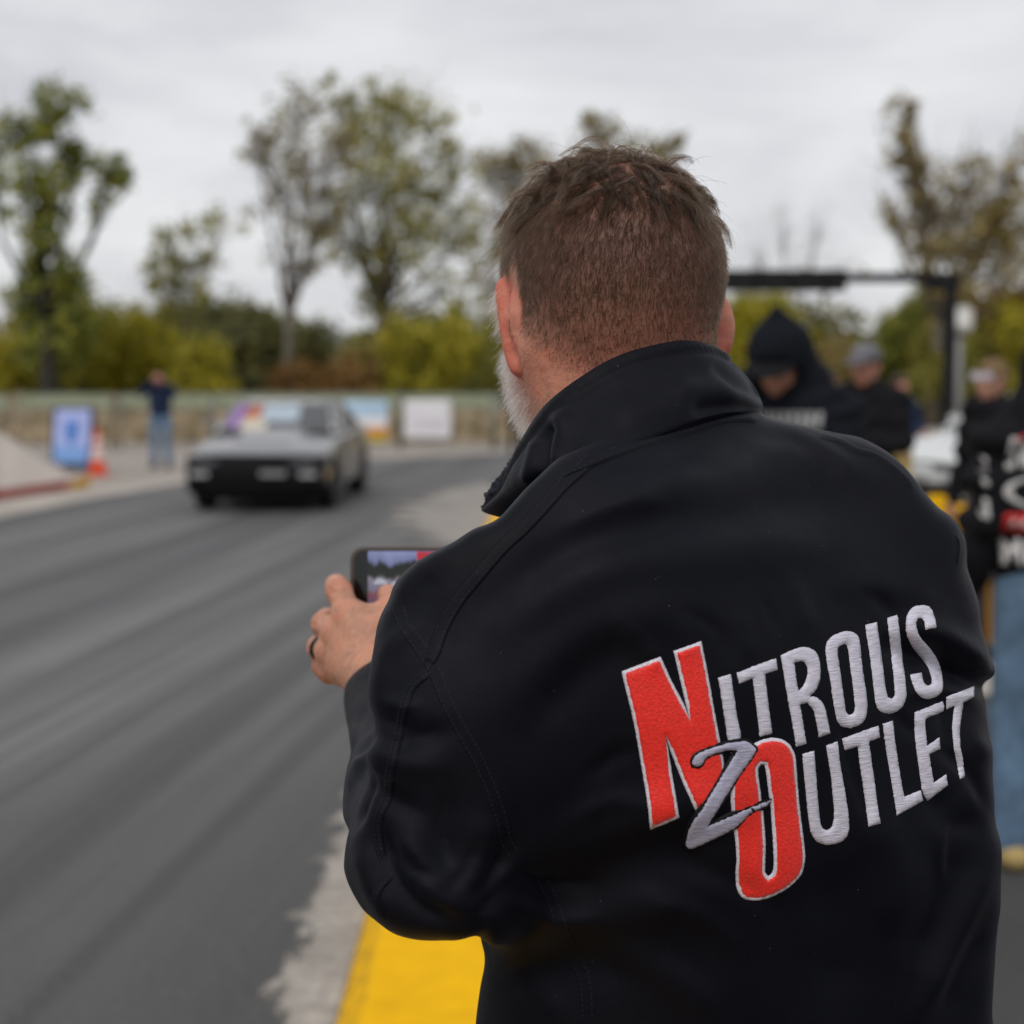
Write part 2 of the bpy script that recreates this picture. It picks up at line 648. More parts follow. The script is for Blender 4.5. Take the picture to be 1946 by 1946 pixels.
fac = MC.math('MULTIPLY', lo.outputs['Result'], 1.0, True)
c = MC.mix(MC.math('MULTIPLY', MC.math('SUBTRACT', 1.0, spots), 0.5), c, (0.10, 0.095, 0.09, 1))
MC.color(c)
lo.inputs['From Min'].default_value = -0.015
lo.inputs['From Max'].default_value = 0.035
kxn = MC.math('MULTIPLY', MC.math('POWER', MC.math('MAXIMUM', MC.math('SUBTRACT', sx.outputs['Y'], 6.0), 0.0), 2.0), 0.0011)
rel = MC.math('ADD', MC.math('SUBTRACT', at_, kxn), 0.655)
MC.l(rel, lo.inputs['Value'])
MC.l(lo.outputs['Result'], MC.b.inputs['Alpha'])
MC.bump(f, 0.5, 0.02)
V, F = [], []
for y in KY:
    pass
GY = np.concatenate([np.arange(-6, 3, 0.5), np.arange(3, 12, 0.045), np.arange(12, 30.2, 0.2)])
r9 = np.random.default_rng(31)
rg = sum(a * np.sin(GY * w + r9.uniform(0, 6.28)) for a, w in ((.035, 1.7), (.035, 4.3), (.028, 9.0), (.022, 17.0), (.018, 31.0), (.014, 52.0))) + r9.normal(size=len(GY)) * .012
for y, e in zip(GY, rg):
    V += [(-0.98 + kx(y) + 0.465, y, 0.004), (kx(y) - 0.002, y, 0.004)]
F = [(2 * i, 2 * i + 1, 2 * i + 3, 2 * i + 2) for i in range(len(GY) - 1)]
mesh_obj('gutter', V, F, MC.m, None, False, kind='structure')
MA = plain('pale_concrete', (0.36, 0.325, 0.285, 1), 0.9, 0.22, 1.2, 0.3)
MA2 = plain('dusty_concrete', (0.255, 0.235, 0.21, 1), 0.9, 0.3, 1.6, 0.3)
ap = [ground(*p)[:2] for p in ((858, 1040), (800, 1018), (772, 1000), (752, 978), (790, 952), (850, 930), (935, 918))]
ap = [tuple(p) for p in ap] + [(kx(y) - 0.002, y) for y in (24, 22, 20, 18, 16.8)]
ap = resample(np.array(ap), 0.12)
ap[:, 0] += np.where(ap[:, 0] < np.interp(ap[:, 1], KY, [kx(y) for y in KY]) - .05, 1, 0) * (0.16 * np.sin(ap[:, 1] * 5.1) + 0.12 * np.sin(ap[:, 1] * 11.3 + 1) + rng.normal(size=len(ap)) * .05)
sheet('pavement', [tuple(q) for q in ap], 0.008, MA2, kind='structure')

# yellow kerb
def yellow(name, wear):
    M = Mat(name, (0.70, 0.40, 0.004, 1), 0.85)
    M.b.inputs['Specular IOR Level'].default_value = 0.15
    v = M.geo()
    f = M.noise(v, 4, 6, 0.6)
    f2 = M.noise(v, 26, 5, 0.7)
    c = M.ramp(f, [(0.3, (0.70, 0.37, 0.0006)), (0.7, (0.88, 0.49, 0.001))])
    w = M.ramp(f2, [(wear - 0.05, (1, 1, 1)), (wear + 0.05, (0, 0, 0))])
    M.color(M.mix(M.math('MULTIPLY', w, 0.55), c, (0.12, 0.085, 0.03, 1)))
    sc_ = M.ramp(M.noise(M.geo(scale=(6, 0.8, 6)), 3.0, 5, 0.7, 0.6), [(0.60, (0, 0, 0)), (0.74, (1, 1, 1))])
    M.color(M.mix(M.math('MULTIPLY', sc_, 0.30), M.mix(M.math('MULTIPLY', w, 0.55), c, (0.12, 0.085, 0.03, 1)), (0.22, 0.13, 0.03, 1)))
    M.bump(f2, 0.5, 0.006)
    return M.m
M_YEL = yellow('yellow_paint', 0.30)
M_YELW = yellow('worn_yellow_paint', 0.46)
kerb = empty('kerb', (0, 8, 0), kind='structure')
def kerb_strip(name, offs, mat):
    V, F = [], []
    m = len(offs)
    KK = np.linspace(-6, 30, 73)
    for y in KK:
        for dx, z in offs:
            V.append((kx(y) + dx, y - 8, z))
    for i in range(len(KK) - 1):
        for k in range(m - 1):
            F.append((i * m + k, i * m + k + 1, (i + 1) * m + k + 1, (i + 1) * m + k))
    return mesh_obj(name, V, F, mat, kerb, False)
kerb_strip('kerb_face', [(0.0, 0.0), (0.012, 0.035), (0.075, 0.112), (0.092, 0.127)], M_YELW)
kerb_strip('kerb_top', [(0.092, 0.127), (0.105, 0.130), (0.58, 0.130), (0.59, 0.10)], M_YEL)

# plaza behind the kerb
MP = Mat('dark_asphalt', (0.06, 0.06, 0.06, 1), 0.85, Specular_IOR_Level=0.2)
v = MP.geo()
f = MP.noise(v, 0.8, 5, 0.6)
f2 = MP.noise(v, 70, 3, 0.7)
MP.color(MP.mix(0.3, MP.ramp(f, [(0.3, (0.030, 0.030, 0.031)), (0.7, (0.060, 0.059, 0.058))]), MP.ramp(f2, [(0.3, (0.015,) * 3), (0.7, (0.13,) * 3)])))
MP.bump(f2, 0.5, 0.006)
pl = [(kx(y) + 0.585, y) for y in (-6, 0, 4, 6, 7, 8.2)] + [(9, 8.6), (30, 9), (30, -6)]
sheet('plaza', pl, 0.126, MP.m, kind='structure')
pl = [(kx(y) + 0.585, y) for y in (8.2, 10, 14, 18, 22, 26, 30)] + [(2.5, 31), (4, 44), (60, 44), (60, 9.4), (30, 9), (9, 8.6)]
sheet('footpath', pl, 0.126, MA, kind='structure')
# ================================================================== vegetation
def leaf_mat(name, dark, mid, light):
    M = Mat(name, mid, 0.6)
    g = M.n('ShaderNodeNewGeometry')
    r = M.ramp(g.outputs['Random Per Island'], [(0.0, dark), (0.5, mid), (1.0, light)])
    M.color(r)
    tr = M.n('ShaderNodeBsdfTranslucent')
    M.l(r, tr.inputs['Color'])
    mxs = M.n('ShaderNodeMixShader')
    mxs.inputs[0].default_value = 0.45
    M.l(M.b.outputs[0], mxs.inputs[1])
    M.l(tr.outputs[0], mxs.inputs[2])
    M.l(mxs.outputs[0], M.out.inputs['Surface'])
    return M.m
L_OLIVE = leaf_mat('olive_leaves', (0.077, 0.091, 0.018), (0.251, 0.256, 0.040), (0.547, 0.456, 0.077))
L_YELLOW = leaf_mat('yellow_green_leaves', (0.133, 0.140, 0.010), (0.352, 0.320, 0.016), (0.593, 0.484, 0.035))
L_GREEN = leaf_mat('green_leaves', (0.055, 0.084, 0.013), (0.181, 0.216, 0.026), (0.443, 0.412, 0.054))
L_DARK = leaf_mat('dark_leaves', (0.039, 0.051, 0.018), (0.112, 0.121, 0.035), (0.254, 0.225, 0.058))
L_BROWN = leaf_mat('autumn_leaves', (0.114, 0.084, 0.029), (0.276, 0.218, 0.068), (0.486, 0.365, 0.114))
L_GREY = leaf_mat('grey_brown_leaves', (0.115, 0.095, 0.045), (0.26, 0.215, 0.090), (0.42, 0.35, 0.13))
L_WOOD = leaf_mat('far_wood_leaves', (0.060, 0.062, 0.010), (0.180, 0.172, 0.022), (0.32, 0.27, 0.040))
L_RUST = leaf_mat('rusty_leaves', (0.113, 0.056, 0.021), (0.269, 0.143, 0.041), (0.389, 0.239, 0.067))
M_BARK = plain('bark', (0.13, 0.11, 0.085, 1), 0.95, 0.4, 5, 0.6)
M_BARKD = plain('dark_bark', (0.030, 0.026, 0.022, 1), 0.95, 0.4, 5, 0.6)

def leaves(blobs, size, r_):
    """blobs: (centre, radii, count); leaf-sized quads in clumps through the volume"""
    Vs, n = [], 0
    for c, rad, cnt in blobs:
        k = max(6, cnt // 15)
        u = r_.normal(size=(k, 3))
        u /= np.linalg.norm(u, axis=1)[:, None]
        cl = np.array(c) + u * (r_.random(k) ** 0.45)[:, None] * np.array(rad)
        w = r_.random(k) + 0.15
        ci = r_.choice(k, cnt, p=w / w.sum())
        P = cl[ci] + r_.normal(size=(cnt, 3)) * np.array(rad).mean() * 0.16
        # leaves face outwards and up, towards the light
        nn = (P - np.array(c)) / np.array(rad) * 0.45 + np.array([0, -0.25, 0.55]) + r_.normal(size=(cnt, 3)) * 0.55
        a = np.cross(nn, r_.normal(size=(cnt, 3)))
        a /= np.linalg.norm(a, axis=1)[:, None] + 1e-9
        b = np.cross(a, nn)
        b /= np.linalg.norm(b, axis=1)[:, None] + 1e-9
        s = size * r_.uniform(0.6, 1.35, cnt)[:, None]
        Vs.append(np.stack([P - a * s, P + b * s * 0.55, P + a * s, P - b * s * 0.55], 1))
    V = np.concatenate(Vs).reshape(-1, 3)
    return V, np.arange(len(V)).reshape(-1, 4)

def tree(name, px, D, blobs, leafmat, label, trunk_px=None, trunk_r=0.2, leaf=0.13, seed=1, bark=None, group=None, twig=0.0, z0=0.0, dens=0.33):
    """px: trunk foot column in the photograph; blobs (px, py, rx, ry, leaves) at distance D"""
    r_ = np.random.default_rng(seed)
    foot = np.array(W(px, 705, D))
    foot[2] = z0
    t = empty(name, foot, 0, label=label, category='tree')
    if group:
        t['group'] = group
    B = []
    for bx, by, rx, ry, cnt in blobs:
        cnt = int(cnt * dens)
        c = W(bx, by, D) + np.array([0, r_.uniform(-0.5, 0.5) * rx / FPX * D, 0])
        B.append((c - foot, (rx / FPX * D, rx / FPX * D * 0.9, ry / FPX * D), cnt))
    if leafmat is not None:
        V, F = leaves(B, leaf, r_)
        mesh_obj('crown', V, F, leafmat, t, False)
    mb = MB()
    top = max(b[0][2] for b in B)
    cx = np.mean([b[0][0] for b in B])
    fork = np.array([cx * 0.25, 0, top * 0.34])
    mb.tube([(0, 0, -0.15), (cx * 0.06, 0, top * 0.15), tuple(fork)], [trunk_r * 1.05, trunk_r * .8, trunk_r * 0.55], 8)
    for c, rad, cnt in B:
        m1 = fork * 0.5 + np.array(c) * 0.5 + r_.normal(size=3) * 0.25
        m1[2] = fork[2] * 0.4 + c[2] * 0.6 - abs(rad[2]) * 0.2
        mb.tube([tuple(fork * 0.98), tuple(m1), tuple(c)], [trunk_r * 0.36, trunk_r * 0.2, trunk_r * 0.07], 6)
        for _ in range(int(6 + twig * 16)):
            e = np.array(c) + r_.normal(size=3) * np.array(rad) * 0.62 + np.array([0, 0, rad[2] * 0.25])
            s_ = m1 + (np.array(c) - m1) * r_.random()
            mid = (s_ + e) / 2 + r_.normal(size=3) * 0.12
            mb.tube([tuple(s_), tuple(mid), tuple(e)], [trunk_r * 0.085, trunk_r * 0.055, trunk_r * 0.022], 4)
    mb.build('trunk', bark or M_BARK, t, True)
    return t

tree('tree', 92, 46, [(125, 205, 62, 46, 1500), (62, 250, 52, 44, 1500), (20, 250, 40, 60, 700), (140, 300, 42, 44, 1200), (215, 335, 42, 52, 1300), (75, 340, 72, 42, 1700), (105, 410, 44, 46, 1400), (40, 400, 50, 40, 500), (190, 400, 30, 50, 400),
     (85, 470, 60, 46, 1600), (130, 520, 50, 52, 1500), (60, 560, 60, 50, 1800), (150, 590, 50, 60, 2000), (100, 650, 72, 80, 3000), (-20, 320, 60, 120, 1200)], L_GREEN,
     'tall loosely leaved green tree at the left edge above the fence', trunk_r=0.32, leaf=0.115, seed=3, bark=M_BARKD)
tree('tree', 716, 60, [(745, 195, 90, 62, 2200), (690, 260, 90, 80, 2200), (640, 190, 46, 50, 700), (820, 250, 62, 80, 1300), (700, 350, 110, 80, 2600), (790, 380, 90, 80, 2200), (860, 350, 60, 80, 1200), (640, 430, 80, 60, 1100), (760, 470, 90, 70, 2000),
     (880, 450, 60, 70, 1300), (720, 560, 60, 60, 1200), (850, 560, 70, 60, 900), (690, 470, 60, 50, 900), (800, 620, 70, 50, 1000)], L_OLIVE,
     'large spreading olive-green tree with a forked trunk behind the banners', trunk_r=0.34, leaf=0.125, seed=5, twig=0.6)
tree('tree', 545, 56, [(560, 210, 60, 62, 900), (500, 290, 60, 60, 1000), (580, 320, 70, 66, 1300), (530, 390, 62, 50, 500), (610, 410, 52, 60, 800), (560, 470, 70, 70, 420), (600, 500, 40, 40, 300), (490, 250, 30, 30, 240), (640, 260, 46, 60, 700)], L_GREY,
     'slender half-bare grey-brown tree with one straight trunk above the car', trunk_r=0.20, leaf=0.115, seed=8, twig=1.3)
tree('tree', 345, 52, [(318, 470, 44, 46, 900), (380, 440, 46, 46, 700), (300, 530, 50, 42, 800), (380, 510, 50, 50, 800), (340, 560, 70, 50, 1100), (420, 420, 40, 60, 200)], L_OLIVE,
     'short thin tree rising over the shrubs left of the slender grey tree', trunk_r=0.13, leaf=0.11, seed=9, twig=0.6)
tree('tree', 985, 78, [(975, 300, 60, 46, 600), (930, 330, 50, 60, 500), (1140, 245, 46, 34, 500), (1262, 280, 46, 36, 500), (1050, 330, 90, 60, 900), (1200, 330, 80, 60, 900), (960, 420, 70, 80, 900), (1100, 460, 120, 90, 1400), (930, 520, 60, 60, 700)], L_GREY,
     'pale distant tree mostly hidden behind the bearded man\'s head', trunk_r=0.3, leaf=0.15, seed=12, twig=0.8, dens=0.8)
tree('tree', 1775, 52, [(1722, 222, 44, 40, 480), (1712, 300, 54, 50, 800), (1745, 320, 40, 50, 500), (1776, 395, 80, 66, 1700), (1700, 400, 40, 46, 300), (1845, 320, 56, 66, 420), (1898, 390, 80, 90, 2400), (1862, 465, 100, 70, 2200), (1930, 300, 40, 70, 350), (1760, 470, 70, 60, 900), (1950, 470, 80, 80, 1800), (1820, 560, 90, 60, 1200)], L_BROWN,
     'tall brownish autumn tree at the right edge beyond the black gantry', trunk_r=0.26, leaf=0.11, seed=14, twig=1.2, dens=0.5)
tree('tree', 1490, 66, [(1430, 470, 46, 60, 60), (1490, 440, 46, 70, 50), (1560, 430, 36, 80, 30), (1600, 500, 40, 50, 60), (1530, 510, 60, 40, 90)], L_GREY,
     'low bare twiggy tree above the gantry bar', trunk_r=0.12, leaf=0.11, seed=15, twig=1.4)

# shrubs along the back: three grown once, then copied
def bush_data(seed, nl, leaf):
    r_ = np.random.default_rng(seed)
    B = []
    for _ in range(11):
        a = r_.uniform(0, 6.28)
        q = r_.uniform(0.1, 0.62)
        B.append(((math.cos(a) * q, math.sin(a) * q * 0.6, r_.uniform(0.22, 0.74)), (0.36, 0.32, 0.25), nl // 9))
    V, F = leaves(B, leaf, r_)
    mb = MB()
    for k in range(6):
        a = r_.uniform(0, 6.28)
        mb.tube([(0, 0, -0.02), (math.cos(a) * .12, math.sin(a) * .1, .3), (math.cos(a) * .4, math.sin(a) * .3, .7)], [.022, .016, .005], 5)
    return V, F, mb
bush_mesh = {}
def bush(px, top, D, w_px, mat, label, seed, group='shrubs and low trees behind the fence'):
    key = (seed % 3, mat.name)
    if key not in bush_mesh:
        V, F, mb = bush_data(40 + seed % 3, 7200, 0.036)
        bush_mesh[key] = (mesh_data('crown', V, F, mat, False), mesh_data('stems', mb.V, mb.F, M_BARKD, True))
    a, b = bush_mesh[key]
    foot = W(px, 705, D)
    foot[2] = 0
    hgt = (705 - top) / FPX * D + CAM[2]
    o = empty('shrub', foot, seed * 1.3, label=label, category='shrub', group=group)
    o.scale = (w_px * 1.5 / FPX * D, w_px * 1.2 / FPX * D, hgt / 0.98)
    link('crown', a, o)
    link('stem', b, o)
bush(30, 600, 50, 120, L_YELLOW, 'yellow-green shrub at the far left behind the concrete ramp', 1)
bush(165, 610, 53, 90, L_DARK, 'dark shrub under the tall tree at the left', 2)
bush(255, 575, 51, 130, L_YELLOW, 'bright yellow-green shrub behind the man in blue jeans', 3)
bush(385, 620, 49, 120, L_YELLOW, 'low yellow shrub right of the man in blue jeans', 4)
bush(440, 560, 64, 150, L_DARK, 'dark round tree crown left of the slender trunk', 5)
bush(570, 600, 66, 130, L_DARK, 'dark shrub behind the slender grey trunk', 6)
bush(600, 670, 50, 110, L_RUST, 'rusty brown shrub above the car roof', 7)
bush(700, 650, 56, 100, L_BROWN, 'brown undergrowth at the foot of the large olive tree', 8)
bush(800, 590, 54, 120, L_YELLOW, 'yellow-green shrub above the white banner', 9)
bush(905, 600, 57, 110, L_OLIVE, 'olive shrub left of the bearded man\'s ear', 10)
bush(1030, 570, 60, 130, L_OLIVE, 'olive shrub hidden behind the bearded man', 11)
bush(1400, 545, 58, 110, L_YELLOW, 'yellow-green shrub beside the bearded man\'s right ear', 12)
bush(1490, 540, 60, 120, L_YELLOW, 'yellow-green shrub behind the hooded man', 13)
bush(1600, 640, 57, 90, L_BROWN, 'brownish shrub between the hooded man and the man in a grey cap', 14)
bush(1730, 545, 58, 90, L_GREEN, 'green shrub left of the gantry post', 15)
bush(1790, 600, 52, 110, L_OLIVE, 'olive shrub behind the gantry post', 16)
bush(1890, 530, 55, 120, L_RUST, 'rusty orange shrub at the right edge', 17)
bush(1960, 560, 50, 110, L_YELLOW, 'yellow shrub cut by the right edge of the picture', 18)

# far wooded rise that reads as one dark mass
r_ = np.random.default_rng(77)
B = []
for x in np.linspace(-105, 105, 128):
    px_ = 973 + x / 105 * FPX
    top = np.interp(px_, [-300, 200, 420, 560, 640, 760, 1000, 1300, 1500, 1620, 1650, 1720, 2000, 2400], [570, 565, 556, 590, 632, 600, 575, 560, 535, 570, 608, 545, 540, 540])
    h = (705 - top) / FPX * 105 + 1.72
    B.append(((x, 105 + r_.uniform(-3, 3), h * 0.45), (1.6, 2.0, h * 0.52), 1000))
V, F = leaves(B, 0.26, r_)
mesh_obj('wood', V, F, L_WOOD, None, False, kind='stuff', label='dark far-off wood behind the trees', category='wood')
# earth bank of dry grass and rubble behind the fence
nx, ny = 150, 10
xs = np.linspace(-24, 9, nx)
V, F = [], []
for j in range(ny):
    for i, x in enumerate(xs):
        y = 40.4 + j * 0.75
        h = [0.0, 0.45, 0.82, 0.98, 1.02, 1.0, 0.9, 0.7, 0.4, 0.0][j]
        V.append((x, y + r_.normal() * 0.12, max(-0.02, h + r_.normal() * 0.09 * (h > 0))))
F = [(j * nx + i, j * nx + i + 1, (j + 1) * nx + i + 1, (j + 1) * nx + i) for j in range(ny - 1) for i in range(nx - 1)]
MBk = Mat('dry_bank', (0.25, 0.19, 0.1, 1), 0.95)
v = MBk.geo()
f = MBk.noise(v, 1.3, 6, 0.7)
vr = MBk.n('ShaderNodeTexVoronoi', Scale=2.6)
MBk.l(v, vr.inputs['Vector'])
f = MBk.math('ADD', MBk.math('MULTIPLY', f, 0.6), MBk.math('MULTIPLY', vr.outputs['Distance'], 0.42))
MBk.color(MBk.ramp(f, [(0.30, (0.070, 0.058, 0.026)), (0.45, (0.165, 0.122, 0.062)), (0.58, (0.30, 0.225, 0.135)), (0.72, (0.42, 0.33, 0.22))]))
MBk.bump(MBk.noise(v, 7, 5, 0.7), 0.7, 0.15)
mesh_obj('embankment', V, F, MBk.m, None, True, kind='structure')
# ================================================================== fence, signs, barriers
M_STEEL = plain('galvanised_steel', (0.17, 0.18, 0.155, 1), 0.45, 0.15, 12, Metallic=0.5)
M_SAGE = plain('sage_mesh_panel', (0.27, 0.30, 0.20, 1), 0.8, 0.2, 3)
FY = 38.0
fw = 2.1
nfence = 12
x0 = -17.2
fence_labels = ['behind the concrete ramp', 'left of the blue sandwich board', 'behind the blue sandwich board', 'right of the traffic cone', 'behind the man in blue jeans', 'left of the dark car', 'behind the dark car\'s windscreen',
                'behind the dark car\'s roof', 'carrying the colourful banner', 'carrying the white banner', 'right of the white banner', 'hidden behind the bearded man']
for k in range(nfence):
    xc = x0 + fw * (k + 0.5)
    px_ = 973 + xc / FY * FPX
    y = FY - 0.35 * max(0, (300 - px_) / 300) * 3
    b = empty('fence_panel', (xc, y, -0.008), 0.0, label='galvanised fence panel with sage top strip ' + fence_labels[k], category='fence', group='fence panels across the far side')
    for s in (-1, 1):
        mb = MB().tube([(s * (fw / 2 - .03), 0, 0), (s * (fw / 2 - .03), 0, 1.24)], .028, 8)
        mb.box((s * (fw / 2 - .03) - .05, -.22, 0), (s * (fw / 2 - .03) + .05, .22, .02))
        mb.build('post', M_STEEL, b, True)
    for z in (1.22, 0.90, 0.12):
        MB().tube([(-fw / 2 + .03, 0, z), (fw / 2 - .03, 0, z)], .019, 8).build('rail', M_STEEL, b, True)
    MB().box((-fw / 2 + .06, -.004, 0.915), (fw / 2 - .06, .004, 1.205)).build('top_strip', M_SAGE, b)
    mb = MB()
    for q in range(13):
        x = -fw / 2 + .16 + q * (fw - .32) / 12
        mb.tube([(x, 0, 0.12), (x, 0, 0.90)], .007, 5, caps=False)
    mb.build('bars', M_STEEL, b, True, kind='stuff')

# banners tied to the fence
def banner(px0, px1, py0, py1, label, pieces):
    c = W((px0 + px1) / 2, (py0 + py1) / 2, FY - .06)
    w, h = (px1 - px0) / FPX * FY, (py1 - py0) / FPX * FY
    r = empty('banner', (c[0], FY - 0.06, c[2] - h / 2), 0, label=label, category='banner')
    nx, nz = 16, 10
    V, F = [], []
    for j in range(nz + 1):
        for i in range(nx + 1):
            u, q = i / nx, j / nz
            V.append((-w / 2 + w * u, 0.012 * math.sin(u * 9 + q * 3) - 0.01 * math.sin(q * 7), h * q))
    F = [(j * (nx + 1) + i, j * (nx + 1) + i + 1, (j + 1) * (nx + 1) + i + 1, (j + 1) * (nx + 1) + i) for j in range(nz) for i in range(nx)]
    o = mesh_obj('sheet', V, F, pieces[0], r, True)
    so = o.modifiers.new('thickness', 'SOLIDIFY')
    so.thickness = 0.004
    for nm, x0_, x1_, z0_, z1_, mat in pieces[1:]:
        MB().box((-w / 2 + w * x0_, -.030, h * z0_), (-w / 2 + w * x1_, -.024, h * z1_)).build(nm, mat, r)
    for s in (-1, 1):
        MB().tube([(s * (w / 2 - .03), 0.0, h - .02), (s * (w / 2 - .03), .05, h + .05)], .008, 5).build('tie', M_STEEL, r)
bw = plain('banner_white', (0.74, 0.73, 0.76, 1), 0.6, 0.04, 4)
bb = plain('banner_sky_blue', (0.42, 0.58, 0.74, 1), 0.6, 0.12, 5)
bo = plain('banner_orange', (0.72, 0.30, 0.03, 1), 0.6, 0.15, 6)
by_ = plain('banner_yellow', (0.66, 0.50, 0.04, 1), 0.6, 0.15, 6)
bp = plain('banner_lilac', (0.58, 0.54, 0.62, 1), 0.6, 0.08, 5)
banner(648, 737, 762, 838, 'banner with pale blue sky and orange foot tied to the fence', [bb, ('print', 0.02, 0.98, 0.34, 0.62, bw), ('print', 0.1, 0.98, 0.0, 0.16, by_), ('print', 0.45, 1.0, 0.10, 0.34, bo), ('print', 0.02, 0.45, 0.16, 0.34, bp)])
banner(769, 857, 761, 835, 'plain white banner tied to the fence right of the colourful one', [bw, ('print', 0.12, 0.88, 0.46, 0.52, bp), ('print', 0.22, 0.78, 0.30, 0.34, bp)])

# concrete ramp at the left with its painted kerb
M_PALE = plain('pinkish_concrete', (0.50, 0.445, 0.40, 1), 0.9, 0.10, 1.5, 0.3)
M_REDP = plain('faded_red_paint', (0.44, 0.085, 0.065, 1), 0.7, 0.3, 5)
a = [ground(150, 928), ground(0, 948), ground(-260, 985)]
d2 = a[0] + np.array([-0.2, 2.6, 0])
ramp = empty('concrete_ramp', a[1], 0, label='pale concrete ramp with sloping top at the left edge', category='ramp')
o = a[1]
tip = ground(128, 905) - o
nl = W(0, 822, 24.8) - o
nl2 = W(-260, 690, 22.0) - o
Vr = [ground(140, 926) - o, ground(0, 944) - o, ground(-260, 980) - o,
      tip + np.array([0, .1, 0.02]), nl, nl2,
      tip + np.array([0.05, 0.5, 0]), nl + np.array([0.0, .6, -.35]), nl2 + np.array([0, .6, -.35])]
bt = [np.array([v[0], v[1], -0.0]) for v in (Vr[6], Vr[7], Vr[8])]
Vr += bt
mesh_obj('slab', Vr, [(0, 3, 4, 1), (1, 4, 5, 2), (3, 6, 7, 4), (4, 7, 8, 5), (6, 9, 10, 7), (7, 10, 11, 8), (0, 9, 6, 3), (2, 5, 8, 11), (0, 1, 10, 9), (1, 2, 11, 10)], M_PALE, ramp, False)
def kerb_run(name, p, mat, label, w=0.18, h=0.14):
    P = [ground(*q) for q in p]
    r = empty(name, P[0], 0, kind='structure')
    mb = MB()
    V = []
    for q in P:
        q = q - P[0]
        V += [q, q + np.array([.03, .03, h * .8]), q + np.array([.06, .12, h]), q + np.array([.1, w + .2, h])]
    F = []
    for i in range(len(P) - 1):
        for k in range(3):
            F.append((i * 4 + k, (i + 1) * 4 + k, (i + 1) * 4 + k + 1, i * 4 + k + 1))
    mb.add(V, F)
    mb.build('kerb_stone', mat, r)
kerb_run('painted_kerb', [(-200, 982), (0, 950), (60, 941), (128, 931)], M_REDP, '')
kerb_run('yellow_kerb_end', [(129, 931), (150, 928), (168, 926)], yellow('faded_yellow_paint', 0.42), '')
mb = MB()
lp = [(-200, 1010, 982), (0, 984, 951), (120, 958, 933), (215, 941, 922), (310, 925, 914), (400, 909, 905)]
V = []
for px_, y0_, y1_ in lp:
    V += [ground(px_, y0_), ground(px_, y1_)]
V = [(v[0], v[1], 0.004) for v in V]
mb.add(V, [(2 * i, 2 * i + 2, 2 * i + 3, 2 * i + 1) for i in range(len(lp) - 1)])
mb.build('gutter', MA, None, kind='structure')

# sandwich board
g = ground(142, 893)
sb = empty('sandwich_board', g, R(-8), label='sandwich board with a blue shield emblem beside the traffic cone', category='sign')
w, h = 0.74, 1.10
m_navy = plain('navy_plastic', (0.020, 0.030, 0.070, 1), 0.5, 0.2, 5)
m_lil = plain('lilac_print', (0.36, 0.42, 0.74, 1), 0.5, 0.08, 5)
m_blu = plain('blue_print', (0.075, 0.19, 0.52, 1), 0.5, 0.15, 6)
m_blu2 = plain('light_blue_print', (0.17, 0.33, 0.66, 1), 0.5, 0.12, 6)
lean = 0.20
def lp_(x, z, off=0.0):
    t = z / h
    return (x, -lean * (1 - t) - 0.012 - off, z)
def panel(name, poly, off, mat, thick=0.012):
    n = len(poly)
    V = [lp_(x, z, off) for x, z in poly] + [lp_(x, z, off - thick) for x, z in poly]
    F = [tuple(range(n)), tuple(reversed(range(n, 2 * n)))] + [(i, n + i, n + (i + 1) % n, (i + 1) % n) for i in range(n)]
    mesh_obj(name, V, F, mat, sb, False)
panel('frame', [(-w / 2, 0.02), (w / 2, 0.02), (w / 2, h), (-w / 2, h)], 0.0, m_navy, 0.03)
panel('poster', [(-w / 2 + .06, 0.20), (w / 2 - .05, 0.20), (w / 2 - .05, h - .05), (-w / 2 + .06, h - .05)], 0.004, m_lil, 0.004)
panel('poster_band', [(-w / 2 + .10, 0.14), (w / 2 - .08, 0.14), (w / 2 - .06, 0.42), (-w / 2 + .06, 0.42)], 0.008, m_blu2, 0.004)
panel('emblem', [(-.13, .86), (0.13, .86), (.13, .62), (.08, .50), (0, .44), (-.08, .50), (-.13, .62)], 0.010, m_blu, 0.004)
V = [(-w / 2, lean, 0), (w / 2, lean, 0), (w / 2, 0.01, h), (-w / 2, 0.01, h), (-w / 2, lean + .03, 0), (w / 2, lean + .03, 0), (w / 2, .03, h), (-w / 2, .03, h)]
mesh_obj('rear_panel', V, [(0, 1, 2, 3), (7, 6, 5, 4), (0, 4, 5, 1), (2, 6, 7, 3), (1, 5, 6, 2), (3, 7, 4, 0)], m_navy, sb, False)
for s in (-1, 1):
    MB().box((s * w / 2 - .02, -lean - .03, -0.004), (s * w / 2 + .02, -lean + .01, .05)).build('foot', m_navy, sb)

# traffic cone
g = ground(186, 903)
tcn = empty('traffic_cone', g, 0, label='orange traffic cone with white collars beside the sandwich board', category='cone')
m_or = plain('orange_plastic', (0.75, 0.085, 0.02, 1), 0.5, 0.1, 6)
m_wc = plain('white_collar', (0.66, 0.56, 0.54, 1), 0.4, 0.05, 6)
MB().box((-.19, -.19, 0), (.19, .19, .03), 0, .008).build('base', m_or, tcn)
MB().lathe([(.14, .03), (.122, .14), (.030, .76), (.022, .77)], 20).build('body', m_or, tcn, True)
MB().lathe([(.106, .26), (.109, .27), (.083, .45), (.080, .455)], 20).build('reflective_collar', m_wc, tcn, True)
MB().lathe([(.071, .51), (.074, .52), (.058, .62), (.055, .625)], 20).build('reflective_collar', m_wc, tcn, True)

